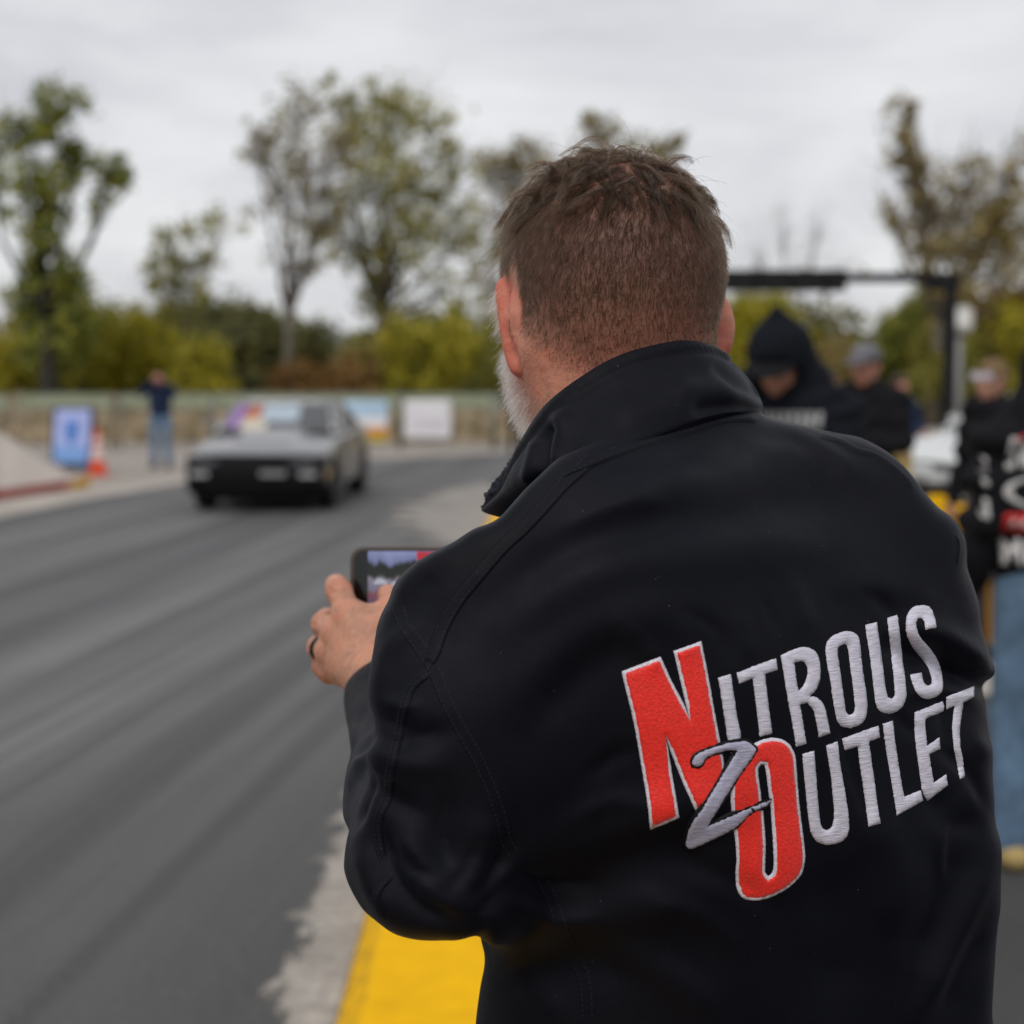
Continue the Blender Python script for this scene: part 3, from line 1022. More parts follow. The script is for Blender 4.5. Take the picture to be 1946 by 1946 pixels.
# ------------------------------------------------------------------ gantry at the right
M_BLK = plain('black_powder_coat', (0.008, 0.008, 0.009, 1), 0.7, 0.2, 6, Specular_IOR_Level=0.2)
GD = 21.0
gl, grr = W(1105, 705, GD), W(1803, 705, GD)
gan = empty('gantry', (grr[0], grr[1], 0.126), 0, label='black steel gantry with a dark display board over the footpath', category='gantry')
gx0, gx1 = gl[0] - grr[0], 0.0
ztop = 1.72 + (705 - 520) / FPX * GD - 0.126
for x in (gx0, gx1):
    mb = MB().box((x - .07, -.07, 0.02), (x + .07, .07, ztop), 0, .01)
    mb.build('post', M_BLK, gan)
    MB().box((x - .25, -.3, 0), (x + .25, .3, .02)).build('base_plate', M_BLK, gan)
MB().box((gx0 - .07, -.06, ztop - .12), (gx1 + .12, .06, ztop + .0), 0, .01).build('crossbar', M_BLK, gan)
MB().box((gx1 - .30, -.085, ztop - .22), (gx1 + .10, .085, ztop - .005), 0, .02).build('corner_bracket', M_BLK, gan)
bx1 = W(1602, 705, GD)[0] - grr[0]
MB().box((gx0 + .1, -.16, ztop - .235), (bx1, -.062, ztop + .03), 0, .01).build('display_board', plain('dark_display', (0.010, 0.010, 0.010, 1), 0.7, 0.2, 5, Specular_IOR_Level=0.2), gan)
for k in range(7):
    x = bx1 - .25 - k * .42
    MB().lathe([(.05, -.02), (.05, .02)], 12, (x, -.17, ztop - .10)).build('lamp_housing', M_BLK, gan)

# light pole with a pale lamp head
g = np.array(W(1822, 705, 26.0)); g[2] = 0.126
lp0 = empty('lamp_post', g, 0, label='slim grey pole with a pale lamp head right of the gantry post', category='pole')
zt = 1.72 + (705 - 590) / FPX * 26 - .126
MB().tube([(0, 0, 0), (0, 0, zt - .1)], [.07, .05], 10).build('pole', plain('grey_pole', (0.20, 0.20, 0.19, 1), 0.5, 0.1, 6), lp0, True)
MB().box((-.18, -.14, zt - .34), (.18, .14, zt + .06), 0, .05).build('lamp_head', plain('pale_lamp_head', (0.50, 0.50, 0.47, 1), 0.5, 0.1, 6), lp0)
MB().box((-.10, -.17, zt - .26), (.10, -.135, zt - .02), 0, .01).build('lens', plain('frosted_lens', (0.7, 0.7, 0.66, 1), 0.2, 0.05, 6), lp0)
MB().box((-.16, -.16, 0), (.16, .16, .03)).build('base_plate', M_STEEL, lp0)

# yellow bollards
for px_, py_, hh, lab in ((1776, 1222, .87, 'yellow bollard partly hidden by the bearded man\'s right shoulder'), (1821, 1212, .80, 'yellow bollard just right of the bearded man\'s shoulder'), (1890, 1216, .82, 'yellow bollard behind the jeans of the man at the right edge')):
    g = ground(px_, py_, .126)
    b = empty('bollard', g, 0, label=lab, category='bollard', group='yellow bollards on the footpath')
    MB().lathe([(.075, 0), (.075, hh - .05), (.066, hh - .02), (.040, hh), (.002, hh + .006)], 20).build('post', M_YEL, b, True)
    MB().lathe([(.13, 0), (.13, .012), (.08, .02)], 20).build('base_flange', M_YELW, b, True)
# ================================================================== cars
M_TYRE = plain('tyre_rubber', (0.012, 0.012, 0.012, 1), 0.85, 0.2, 10)
M_RIM = Mat('dark_rim', (0.10, 0.10, 0.105, 1), 0.35, Metallic=0.8).m
MGl = Mat('window_glass', (0.80, 0.86, 0.88, 1), 0.02)
_tr, _gl, _mx = MGl.n('ShaderNodeBsdfTransparent'), MGl.n('ShaderNodeBsdfGlossy'), MGl.n('ShaderNodeMixShader')
_tr.inputs['Color'].default_value = (0.72, 0.76, 0.76, 1)
_gl.inputs['Roughness'].default_value = 0.03
_fr = MGl.n('ShaderNodeFresnel')
_fr.inputs['IOR'].default_value = 3.0
MGl.l(_fr.outputs[0], _mx.inputs[0])
MGl.l(_tr.outputs[0], _mx.inputs[1])
MGl.l(_gl.outputs[0], _mx.inputs[2])
MGl.l(_mx.outputs[0], MGl.out.inputs['Surface'])
M_GLASS = MGl.m
M_INT = plain('dark_interior', (0.012, 0.012, 0.014, 1), 0.8, 0.2, 8)
M_PLAST = plain('black_trim', (0.005, 0.005, 0.006, 1), 0.6, 0.2, 10, Specular_IOR_Level=0.12)
def paint(name, c, r=0.3, metal=0.0):
    M = Mat(name, c, r, Coat_Weight=0.8, Coat_Roughness=0.12, Metallic=metal)
    v = M.coord('Object')
    M.rough(M.ramp(M.noise(v, 3, 4, 0.6), [(0.3, (r * 0.8,) * 3), (0.7, (min(1, r * 1.5),) * 3)]))
    return M.m
def quad_slab(name, pts, th, mat, parent):
    P = [np.array(p, float) for p in pts]
    n = np.cross(P[1] - P[0], P[2] - P[0])
    n /= np.linalg.norm(n)
    k = len(P)
    V = P + [p - n * th for p in P]
    F = [tuple(range(k)), tuple(reversed(range(k, 2 * k)))] + [(i, k + i, k + (i + 1) % k, (i + 1) % k) for i in range(k)]
    return mesh_obj(name, V, F, mat, parent, False)
def car(name, loc, yaw, pm, label, group=None, painted_reflections=False, plate=True, fascia=True):
    c = empty(name, loc, yaw, label=label, category='car')
    if group:
        c['group'] = group
    st = [(2.27, .66, .36, .60, .615), (2.20, .80, .27, .67, .69), (2.0, .855, .22, .745, .775), (1.5, .88, .20, .83, .87), (0.80, .885, .19, .905, .945), (0.0, .885, .19, .925, .955), (-0.9, .885, .19, .935, .965),
          (-1.5, .88, .20, .94, .975), (-1.95, .86, .24, .945, .98), (-2.2, .82, .32, .90, .93), (-2.27, .72, .40, .78, .80)]
    V, F = [], []
    half = lambda w, zl, zb, zd: [(w * .86, zl), (w * .98, zl + .10), (w, zl + (zb - zl) * .45), (w * .985, zl + (zb - zl) * .72), (w * .95, zb - .03), (w * .88, zb), (w * .45, zd - .008)]
    m = 14
    for y, w, zl, zb, zd in st:
        h = half(w, zl, zb, zd)
        for x, z in h:
            V.append((x, y, z))
        for x, z in reversed(h):
            V.append((-x, y, z))
    for i in range(len(st) - 1):
        for k in range(m):
            F.append((i * m + k, (i + 1) * m + k, (i + 1) * m + (k + 1) % m, i * m + (k + 1) % m))
    F.append(tuple(range(m)))
    F.append(tuple(reversed(range((len(st) - 1) * m, len(st) * m))))
    b = mesh_obj('body', V, F, pm, c, True)
    sd = b.modifiers.new('rounding', 'BEVEL')
    sd.width = 0.02
    sd.segments = 2
    sd.limit_method = 'ANGLE'
    sd.angle_limit = R(35)
    # greenhouse
    A, B_, C_, D_ = (.76, .86, .945), (.585, .10, 1.315), (.585, -.72, 1.305), (.72, -1.42, .965)
    lf = lambda p: (-p[0], p[1], p[2])
    MBm = MB()
    rw = [(.60, .14, 1.305), (.50, .10, 1.335), (-.50, .10, 1.335), (-.60, .14, 1.305)]
    V = []
    for y, dz in ((.14, -.012), (-.1, .012), (-.5, .012), (-.76, -.012)):
        V += [(.605, y, 1.30 + dz), (.50, y, 1.325 + dz), (0, y, 1.335 + dz), (-.50, y, 1.325 + dz), (-.605, y, 1.30 + dz)]
    Fq = [(i * 5 + k, (i + 1) * 5 + k, (i + 1) * 5 + k + 1, i * 5 + k + 1) for i in range(3) for k in range(4)]
    ro = mesh_obj('roof', V, [f[::-1] for f in Fq], pm, c, True)
    so = ro.modifiers.new('t', 'SOLIDIFY')
    so.thickness = 0.03
    so.offset = -1
    for s in (1, -1):
        q = lambda p: (s * p[0], p[1], p[2])
        MB().tube([q((.765, .88, .93)), q((.60, .11, 1.30))], .030, 8).build('pillar', pm, c, True)
        MB().tube([q((.80, -.30, .93)), q((.605, -.36, 1.30))], .032, 8).build('pillar', pm, c, True)
        MB().tube([q((.74, -1.44, .95)), q((.60, -.74, 1.295))], .055, 8).build('pillar', pm, c, True)
        quad_slab('side_window', [q(p) for p in ((.79, .72, .94), (.61, .08, 1.285), (.61, -.33, 1.285), (.80, -.28, .94))], .006 * s, M_GLASS, c)
        quad_slab('side_window', [q(p) for p in ((.80, -.34, .945), (.61, -.40, 1.285), (.61, -.66, 1.285), (.755, -1.22, .955))], .006 * s, M_GLASS, c)
        quad_slab('door', [q(p) for p in ((.889, .68, .30), (.890, .68, .86), (.890, -.42, .87), (.889, -.42, .30))], .004 * s, pm, c)
        mir = MB().box((s * .90 - .07, .52, .98), (s * .90 + .07, .62, 1.09), 0, .025)
        mir.tube([(s * .80, .57, .95), (s * .90, .57, 1.0)], .018, 6)
        mir.build('wing_mirror', pm, c)
        # lamps
        MB().box((s * .60 - .17, 2.17, .555), (s * .60 + .17, 2.30, .645), 0, .012).build('headlight', Mat('headlight_glass', (0.10, 0.10, 0.11, 1), 0.1).m, c)
        MB().box((s * .66 - .11, 2.15, .44), (s * .66 + .11, 2.33, .50), 0, .01).build('indicator', plain('pale_lens', (0.40, 0.40, 0.40, 1), 0.2, 0.1, 8), c)
        MB().box((s * .60 - .20, -2.295, .62), (s * .60 + .20, -2.25, .76), 0, .01).build('tail_light', plain('red_lens', (0.20, 0.01, 0.01, 1), 0.2, 0.1, 8), c)
        for y in (1.42, -1.28):
            w = empty('wheel', (s * .77, y, .315), 0)
            w.parent = c
            prof = [(.20, -.11), (.30, -.11), (.315, -.085), (.315, .085), (.30, .11), (.20, .11)]
            mb = MB()
            mb.lathe(prof, 24)
            mb.V = [(z, x, y_) for x, y_, z in mb.V]
            mb.F = [f[::-1] for f in mb.F]
            mb.build('tyre', M_TYRE, w, True)
            mb = MB()
            mb.lathe([(.20, -.10), (.20, .10)], 24)
            for k in range(5):
                a = 2 * math.pi * k / 5
                mb.tube([(.02 * math.cos(a), .02 * math.sin(a), .105), (.19 * math.cos(a), .19 * math.sin(a), .105)], .025, 6)
            mb.V = [(s * z, x, y_) for x, y_, z in mb.V]
            mb.build('rim', M_RIM, w, False)
            mb = MB()
            arc = [(s * .888, y + .37 * math.cos(t), .315 + .37 * math.sin(t)) for t in np.linspace(-.2, math.pi + .2, 16)]
            mb.add([(s * .887, y, .30)] + [(s * .8875, p[1], p[2]) for p in arc], [(0, i, i + 1) if s > 0 else (0, i + 1, i) for i in range(1, 16)])
            mb.build('wheel_arch', M_PLAST, c)
    quad_slab('windscreen', [A, B_, lf(B_), lf(A)], .006, M_GLASS, c)
    quad_slab('rear_window', [lf(D_), lf(C_), C_, D_], .006, M_GLASS, c)
    MB().box((-.82, 2.10, .30), (.82, 2.31, .42), 0, .03).build('bumper', M_PLAST, c)
    MB().box((-.42, 2.20, .545), (.42, 2.262, .645), 0, .01).build('grille', M_PLAST, c)
    MB().box((-.70, 2.08, .15), (.70, 2.20, .27), 0, .02).build('air_dam', M_PLAST, c)
    mb = MB()
    V = [(-.36, 1.75, .815), (.36, 1.75, .815), (.42, .98, .935), (-.42, .98, .935), (-.30, 1.62, .875), (.30, 1.62, .875), (.36, 1.05, .975), (-.36, 1.05, .975)]
    mb.add(V, [(4, 5, 6, 7), (0, 1, 5, 4), (1, 2, 6, 5), (2, 3, 7, 6), (3, 0, 4, 7)])
    mb.build('hood_scoop', pm, c)
    MB().box((-.62, -1.1, .35), (.62, .70, .80)).build('interior', M_INT, c)
    for s in (-1, 1):
        mb = MB().box((s * .34 - .24, -.42, .70), (s * .34 + .24, -.26, 1.16), 0, .05)
        mb.box((s * .34 - .11, -.40, 1.16), (s * .34 + .11, -.30, 1.28), 0, .03)
        mb.build('seat', M_INT, c)
    mb = MB()
    V = []
    for x, y0_, dy in ((-.86, 2.06, .10), (-.80, 2.21, .05), (-.5, 2.275, .045), (.5, 2.275, .045), (.80, 2.21, .05), (.86, 2.06, .10)):
        V += [(x, y0_ + .01, .24), (x, y0_ + dy, .40), (x, y0_ + dy, .54), (x, y0_ - .02, .735 - .05 * abs(x))]
    mb.add(V, [(i * 4 + k, (i + 1) * 4 + k, (i + 1) * 4 + k + 1, i * 4 + k + 1) for i in range(5) for k in range(3)])
    if fascia:
        mb.build('front_fascia', M_PLAST, c, True)
    if plate:
        MB().box((-.40, 2.322, .45), (-.08, 2.338, .515), 0, .004).build('number_plate', plain('pale_plate', (0.24, 0.25, 0.24, 1), 0.5, 0.05, 8), c)
    if painted_reflections:
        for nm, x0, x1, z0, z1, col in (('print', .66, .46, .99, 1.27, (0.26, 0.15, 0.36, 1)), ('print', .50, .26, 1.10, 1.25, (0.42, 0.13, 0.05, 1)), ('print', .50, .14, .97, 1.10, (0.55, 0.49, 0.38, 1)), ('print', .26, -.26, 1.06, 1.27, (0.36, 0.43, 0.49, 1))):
            # windscreen reflections painted as coloured patches along the slope of the glass
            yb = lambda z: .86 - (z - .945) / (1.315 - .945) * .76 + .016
            quad_slab('windscreen_reflection', [(x0, yb(z0), z0), (x0 * .92, yb(z1), z1), (x1 * .92, yb(z1), z1), (x1, yb(z0), z0)], .003, plain('reflection_colour', col, 0.6, 0.1, 9), c)
    for ch in list(c.children) + [g for q in c.children for g in q.children]:
        if ch.type == 'MESH':
            bm = bmesh.new()
            bm.from_mesh(ch.data)
            bmesh.ops.recalc_face_normals(bm, faces=list(bm.faces))
            bm.to_mesh(ch.data)
            bm.free()
    return c
fc = ground(506, 966)
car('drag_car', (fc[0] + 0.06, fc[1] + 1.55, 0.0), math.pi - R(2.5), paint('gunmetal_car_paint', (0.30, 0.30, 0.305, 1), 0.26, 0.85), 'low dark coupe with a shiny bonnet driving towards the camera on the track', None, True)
wc = W(1835, 705, 19.0)
car('parked_car', (wc[0] + 1.05, wc[1] + .3, 0.126), R(122), paint('white_car_paint', (0.62, 0.64, 0.63, 1), 0.35), 'white car parked behind the gantry post, nose to the left', fascia=False)
# ================================================================== people in the background
def cloth(name, c, var=0.25, rough=0.9):
    return plain(name, c, rough, var, 9, 0.25, Specular_IOR_Level=0.12)
M_SKINB = plain('bystander_skin', (0.40, 0.20, 0.135, 1), 0.55, 0.12, 14)
M_SKINR = plain('ruddy_skin', (0.40, 0.175, 0.12, 1), 0.55, 0.12, 14)
M_DENIM = cloth('blue_denim', (0.13, 0.21, 0.31, 1), 0.4)
M_DENIM2 = cloth('faded_denim', (0.10, 0.16, 0.235, 1), 0.4)
M_NAVY = cloth('navy_cotton', (0.014, 0.024, 0.055, 1))
M_HOOD = cloth('black_fleece', (0.0075, 0.009, 0.013, 1))
M_BLKC = cloth('black_cloth', (0.009, 0.009, 0.011, 1))
M_BRN = cloth('brown_cotton', (0.060, 0.048, 0.046, 1))
M_TAN = cloth('tan_suede', (0.42, 0.31, 0.13, 1))
M_SHOE = cloth('dark_leather', (0.02, 0.018, 0.016, 1))
M_HAIRB = plain('short_brown_hair', (0.045, 0.028, 0.018, 1), 0.7, 0.4, 60, 0.6)
M_HAIRT = plain('sandy_hair', (0.20, 0.125, 0.055, 1), 0.7, 0.3, 60, 0.6)
M_CAPG = cloth('grey_cap_cloth', (0.15, 0.15, 0.165, 1))

def add_hand(f, wrist, d, up, s):
    d = np.array(d, float); d /= np.linalg.norm(d)
    up = np.array(up, float); up -= d * (up @ d); up /= np.linalg.norm(up)
    sd = np.cross(d, up) * s
    w = np.array(wrist, float)
    f.cone(w - d * .02, w + d * .02, .026, .028, .01)
    for i, (ln, off) in enumerate(((.075, -.027), (.083, -.009), (.078, .009), (.062, .026))):
        m = w + d * .085 + sd * off
        f.cone(w + d * .02 + sd * off * .6, m, .016, .0125, .012)
        k = m + d * ln * .5 - up * .012
        f.chain([m, k, k + d * ln * .35 - up * .022], [.0105, .0095, .0085], .004)
    t = w + d * .02 - sd * .03
    f.chain([w + d * .01 - sd * .01, t + d * .02 - sd * .008 - up * .008, t + d * .055 - sd * .012 - up * .016], [.016, .012, .010], .008)

def person(loc, yaw, height, label, top, legs, shoes, skin, arms, hair=None, hood=None, cap=None, cap_mat=None, bow=0.0, bare_arm=False, category='person', res=0.013, group=None, broad=1.0, brim_mat=None):
    s = height / 1.76
    p = empty('person', loc, yaw, label=label, category=category)
    if group:
        p['group'] = group
    p.scale = (s * broad, s * (1 + broad) / 2, s)
    Sh = [np.array([q * .185, 0.0, 1.435]) for q in (-1, 1)]
    # trousers
    f = Field((-.35, -.3, 0), (.35, .3, 1.1), res)
    f.ell((0, 0, .96), (.17, .115, .13), None, .03)
    for q in (-1, 1):
        f.chain([(q * .09, 0, .90), (q * .105, .02, .50), (q * .115, -.01, .085)], [.092, .066, .058], .03)
    V, F = f.mesh()
    mesh_obj('trousers', smooth_verts(V, F, 2), F, legs, p)
    for q in (-1, 1):
        f = Field((q * .115 - .12, -.16, 0), (q * .115 + .12, .26, .16), .009)
        f.cone((q * .115, -.05, .042), (q * .125, .14, .036), .042, .040, .02)
        f.cone((q * .115, -.02, .06), (q * .115, 0, .11), .046, .048, .02)
        V, F = f.mesh()
        V = smooth_verts(V, F, 1)
        V[:, 2] = np.maximum(V[:, 2], 0.0)
        mesh_obj('shoe', V, F, shoes, p)
    # upper garment with sleeves
    f = Field((-.62, -.42, .82), (.62, .62, 1.62), res)
    f.ell((0, 0, 1.02), (.185, .13, .14), None, .05)
    f.ell((0, 0, 1.25), (.195, .135, .24), None, .05)
    f.cone(Sh[0] * np.array([.75, 1, 1]), Sh[1] * np.array([.75, 1, 1]), .085, .085, .05)
    f.cone((0, -.005, 1.42), (0, .0, 1.51), .085, .068, .04)
    for q in (0, 1):
        e, w = [np.array(a, float) for a in arms[q]]
        if bare_arm:
            f.cone(Sh[q], Sh[q] + (e - Sh[q]) * .7, .074, .066, .04)
        else:
            f.chain([Sh[q], e, w], [.074, .058, .045], .03)
    if hood == 'down':
        f.chain([(-.10, -.06, 1.50), (0, -.11, 1.47), (.10, -.06, 1.50)], [.05, .06, .05], .04)
    f.put(lambda X, Y, Z: (0.865 - Z) + 0 * X + 0 * Y, (-.62, -.42, .80), (.62, .62, .90), .01, 'and')
    V, F = f.mesh()
    V = smooth_verts(V, F, 2)
    Nn = vert_normals(V, F)
    r2 = np.random.default_rng(int(abs(loc[0] * 100)) + 3)
    a_ = np.zeros(len(V))
    for _ in range(14):
        k = r2.normal(size=3) * np.array([16, 16, 34])
        a_ += .0035 * np.sin(V @ k + r2.uniform(0, 6.28))
    V = V + Nn * a_[:, None]
    topo = mesh_obj('jacket' if not bare_arm else 'shirt', V, F, top, p)
    tbv = BVHTree.FromPolygons([tuple(v) for v in V], [tuple(int(i) for i in q) for q in F])
    # skin: head, neck and hands
    hc_ = np.array([0, .025 + bow * .05, 1.625 - bow * .03])
    cb_, sb_ = math.cos(bow * .7), math.sin(bow * .7)
    fw_ = np.array([0, cb_, -sb_]); uw = np.array([0, sb_, cb_]); rt = np.array([1.0, 0, 0])
    Hl = lambda a, b, c: hc_ + rt * a + fw_ * b + uw * c
    HMl = [rt, fw_, uw]
    pts = [np.array(q, float) for a in arms for q in a]
    blo = np.minimum(np.min(pts, 0) - .17, [-.24, -.16, 1.36])
    bhi = np.maximum(np.max(pts, 0) + .17, [.24, .21, 1.80])
    f = Field(blo, bhi, .0085)
    f.ell(Hl(0, -.01, .025), (.074, .092, .088), HMl, .02)
    f.ell(Hl(0, .03, -.045), (.060, .062, .070), HMl, .03)
    f.ell(Hl(0, .065, -.095), (.026, .022, .022), HMl, .02)
    f.cone(Hl(0, .088, .0), Hl(0, .108, -.038), .009, .013, .008)
    for q in (-1, 1):
        f.ell(Hl(q * .03, .098, .006), (.018, .016, .011), HMl, .008, 'cut')
        f.ell(Hl(q * .078, -.005, -.018), (.012, .018, .030), HMl, .008)
    f.cone(Hl(-.02, .086, -.066), Hl(.02, .086, -.066), .007, .007, .006)
    f.cone(Hl(0, -.01, -.06), (0, 0, 1.44), .054, .058, .03)
    for q in (0, 1):
        e, w = [np.array(a, float) for a in arms[q]]
        f.chain([np.array([0, 0, 1.42]), Sh[q] * np.array([.9, 1, .985]), e, w], [.03, .03, .028, .027], .02)
        d = w - e
        add_hand(f, w, d, (0, 0.3, 1) if abs(d[2]) < .2 else (0, 1, 0.2), -1 if q else 1)
    V, F = f.mesh()
    mesh_obj('body', smooth_verts(V, F, 1), F, skin, p)
    if hair is not None and hood != 'up':
        f = Field((-.13, -.16, 1.46), (.13, .21, 1.80), .008)
        f.ell(Hl(0, -.012, .030), (.080, .097, .092), HMl, .01)
        f.ell(Hl(0, .075, -.045), (.085, .062, .075), HMl, .02, 'cut')
        f.put(lambda X, Y, Z: (hc_[2] - .055 - Z) + 0 * X + 0 * Y, (-.13, -.16, 1.46), (.13, .21, 1.60), .01, 'and')
        V, F = f.mesh()
        V = V + vert_normals(V, F) * (rng.normal(size=len(V)) * .0018)[:, None]
        mesh_obj('hair', V, F, hair, p)
    if cap is not None:
        f = Field((-.14, -.17, 1.52), (.14, .30, 1.82), .008)
        f.ell(Hl(0, -.008, .036), (.086, .104, .094), HMl, .01)
        f.put(lambda X, Y, Z: -(((X - hc_[0]) * 0 + (Y - hc_[1]) * uw[1] + (Z - hc_[2]) * uw[2]) - .036), (-.14, -.17, 1.5), (.14, .3, 1.82), .008, 'and')
        V, F = f.mesh()
        ca = mesh_obj('cap', V, F, cap_mat, p)
        if cap == 'brim':
            f = Field((-.14, -.05, 1.48), (.14, .32, 1.80), .006)
            f.ell(Hl(0, .105, .036), (.078, .085, .0085), HMl, .01)
            V, F = f.mesh()
            mesh_obj('cap_brim', V, F, brim_mat or cap_mat, p)
    if hood == 'up':
        f = Field((-.24, -.26, 1.38), (.24, .24, 1.90), .009)
        f.ell(Hl(0, -.03, .015), (.114, .135, .135), HMl, .02)
        f.cone(Hl(0, -.04, .10), Hl(0, -.05, .190), .075, .022, .05)
        f.ell(Hl(0, -.04, -.10), (.155, .13, .09), HMl, .05)
        f.chain([(-.13, -.02, 1.46), (0, -.09, 1.45), (.13, -.02, 1.46)], [.06, .07, .06], .05)
        f.ell(Hl(0, .12, -.030), (.078, .145, .092), HMl, .015, 'cut')
        V, F = f.mesh()
        mesh_obj('hood', smooth_verts(V, F, 2), F, top, p)
    return p, tbv

DOWN = [((-.255, -.02, 1.16), (-.27, .05, .93)), ((.255, -.02, 1.16), (.27, .05, .93))]
FACE = [((-.27, .10, 1.36), (-.07, .16, 1.60)), ((.27, .10, 1.36), (.07, .16, 1.60))]
FOLD = [((-.26, .06, 1.17), (.06, .21, 1.20)), ((.26, .06, 1.17), (-.06, .22, 1.14))]
PHONEH = [((-.25, .04, 1.16), (-.08, .25, 1.20)), ((.25, .04, 1.16), (.08, .25, 1.20))]
CHIN = [((-.25, .06, 1.18), (.10, .20, 1.16)), ((.24, .10, 1.18), (.06, .20, 1.42))]

def stamp(p, tbv, polys, mat, name, back=True, th=0.004):
    """flat print laid on the chest or back of a garment; polys in the wearer's (x, z) metres"""
    mb = MB()
    for poly in polys:
        P = resample(np.array(list(poly) + [poly[0]], float), 0.02)[:-1]
        xs, zs = P[:, 0], P[:, 1]
        pts = [Vector((float(a), float(b))) for a, b in P]
        gx, gz = np.meshgrid(np.arange(xs.min(), xs.max(), .025), np.arange(zs.min(), zs.max(), .025))
        gx, gz = gx.ravel(), gz.ravel()
        k = in_poly(gx, gz, P) & (seg_dist(gx, gz, P, True)[0] > .008)
        pts += [Vector((float(a), float(b))) for a, b in zip(gx[k], gz[k])]
        n = len(P)
        vo, eo, fo, _, _, _ = delaunay_2d_cdt(pts, [(i, (i + 1) % n) for i in range(n)], [], 0, 1e-5)
        vo = np.array([tuple(v) for v in vo])
        cen = np.array([vo[list(f)].mean(0) for f in fo])
        keep = in_poly(cen[:, 0], cen[:, 1], P)
        V = []
        for x, z in vo:
            o = Vector((x, -1.0 if back else 1.0, z))
            h = tbv.ray_cast(o, Vector((0, 1 if back else -1, 0)))
            y = h[0].y if h[0] is not None else (-.12 if back else .12)
            V.append((x, y - th if back else y + th, z))
        mb.add(V, [tuple(f) for f, q in zip(fo, keep) if q])
    o = mb.build(name, mat, p, True)
    so = o.modifiers.new('t', 'SOLIDIFY')
    so.thickness = 0.003
    so.offset = 0
    return o
def text_polys(txt, x, z, h, stretch=1.0, flip=-1):
    """block capitals as simple outlines, left to right as read from outside"""
    G = {'S': [[(0, 0), (.6, 0), (.6, .6), (.2, .6), (.2, .8), (.6, .8), (.6, 1), (0, 1), (0, .42), (.4, .42), (.4, .2), (0, .2)]],
         'W': [[(0, 1), (.15, 0), (.35, 0), (.42, .4), (.5, 0), (.7, 0), (.85, 1), (.66, 1), (.58, .35), (.5, .8), (.34, .8), (.27, .35), (.19, 1)]],
         'I': [[(0, 0), (.22, 0), (.22, 1), (0, 1)]], 'N': [[(0, 0), (.2, 0), (.2, .6), (.45, 0), (.65, 0), (.65, 1), (.45, 1), (.45, .4), (.2, 1), (0, 1)]],
         'M': [[(0, 0), (.2, 0), (.2, .6), (.4, .2), (.6, .6), (.6, 0), (.8, 0), (.8, 1), (.6, 1), (.4, .55), (.2, 1), (0, 1)]],
         'O': [[(0, .15), (.15, 0), (.5, 0), (.65, .15), (.65, .85), (.5, 1), (.325, 1), (.325, .8), (.45, .75), (.45, .25), (.2, .25), (.2, .75), (.325, .8), (.325, 1), (.15, 1), (0, .85)]],
         'U': [[(0, .15), (.15, 0), (.5, 0), (.65, .15), (.65, 1), (.45, 1), (.45, .25), (.2, .25), (.2, 1), (0, 1)]],
         'C': [[(.65, .2), (.2, .2), (.2, .8), (.65, .8), (.65, 1), (.1, 1), (0, .9), (0, .1), (.1, 0), (.65, 0)]]}
    out = []
    cx = 0
    for ch in txt:
        for poly in G[ch]:
            out.append([(x + (cx + a) * h * stretch, z + b * h) for a, b in poly])
        cx += max(a for a, b in G[ch][0]) + .14
    return out

M_PRW = plain('white_print', (0.55, 0.54, 0.53, 1), 0.7, 0.1, 12)
M_PRR = plain('red_print', (0.55, 0.020, 0.022, 1), 0.7, 0.1, 12)
M_PRG = plain('grey_print', (0.30, 0.30, 0.30, 1), 0.7, 0.15, 12)

g = ground(307, 889)
person(g, math.pi - R(6), 1.70, 'man in a navy top and jeans raising both hands to his face', M_NAVY, M_DENIM, M_SHOE, M_SKINR, FACE, hair=M_HAIRB, bare_arm=False, broad=1.15)
# hooded man
g = np.array(W(1490, 705, 6.6)); g[2] = 0.126
p, tb = person(g, math.pi - R(24), 1.79, 'man in a black hooded sweatshirt with the hood up, looking down', M_HOOD, M_BLKC, M_SHOE, M_SKINB, PHONEH, hood='up', cap='brim', cap_mat=M_BLKC, bow=0.75, res=.011, broad=1.14)
bars = []
for k in range(11):
    x = -.155 + k * .029
    bars.append([(x, 1.355), (x + .020, 1.355), (x + .020, 1.415), (x, 1.415)])
stamp(p, tb, bars, M_PRG, 'chest_print', back=False)
# man in the grey cap
g = np.array(W(1650, 705, 9.9)); g[2] = 0.126
p, tb = person(g, math.pi - R(38), 1.77, 'man in a grey cap and black jacket with folded arms beside the hooded man', M_BLKC, M_BLKC, M_SHOE, M_SKINR, FOLD, hair=M_HAIRB, cap='brim', cap_mat=M_CAPG, bow=0.2)
g = np.array(W(1576, 705, 15.0)); g[2] = 0.126
person(g, math.pi - R(20), 1.62, 'bystander in dark clothes half hidden between the hooded man and the capped man', M_NAVY, M_BRN, M_SHOE, M_SKINB, DOWN, hair=M_HAIRB, res=.018)
g = np.array(W(1708, 705, 16.0)); g[2] = 0.126
person(g, math.pi + R(30), 1.58, 'short bystander in a navy top behind the capped man, left of the white car', M_NAVY, M_TAN, M_SHOE, M_SKINR, FOLD, hair=M_HAIRB, res=.018)
g = np.array(W(1893, 705, 9.4)); g[2] = 0.126
p, tb = person(g, math.pi - R(62), 1.68, 'sandy-haired person in pale glasses, black top and brown trousers near the right edge', M_BLKC, M_BRN, M_SHOE, M_SKINB, DOWN, hair=M_HAIRT, bow=0.15)
mb = MB()
mb.box((-.085, .095, 1.615), (.085, .125, 1.665), 0, .01)
mb.build('glasses', plain('pale_glasses', (0.55, 0.52, 0.60, 1), 0.2, 0.1, 9), p)
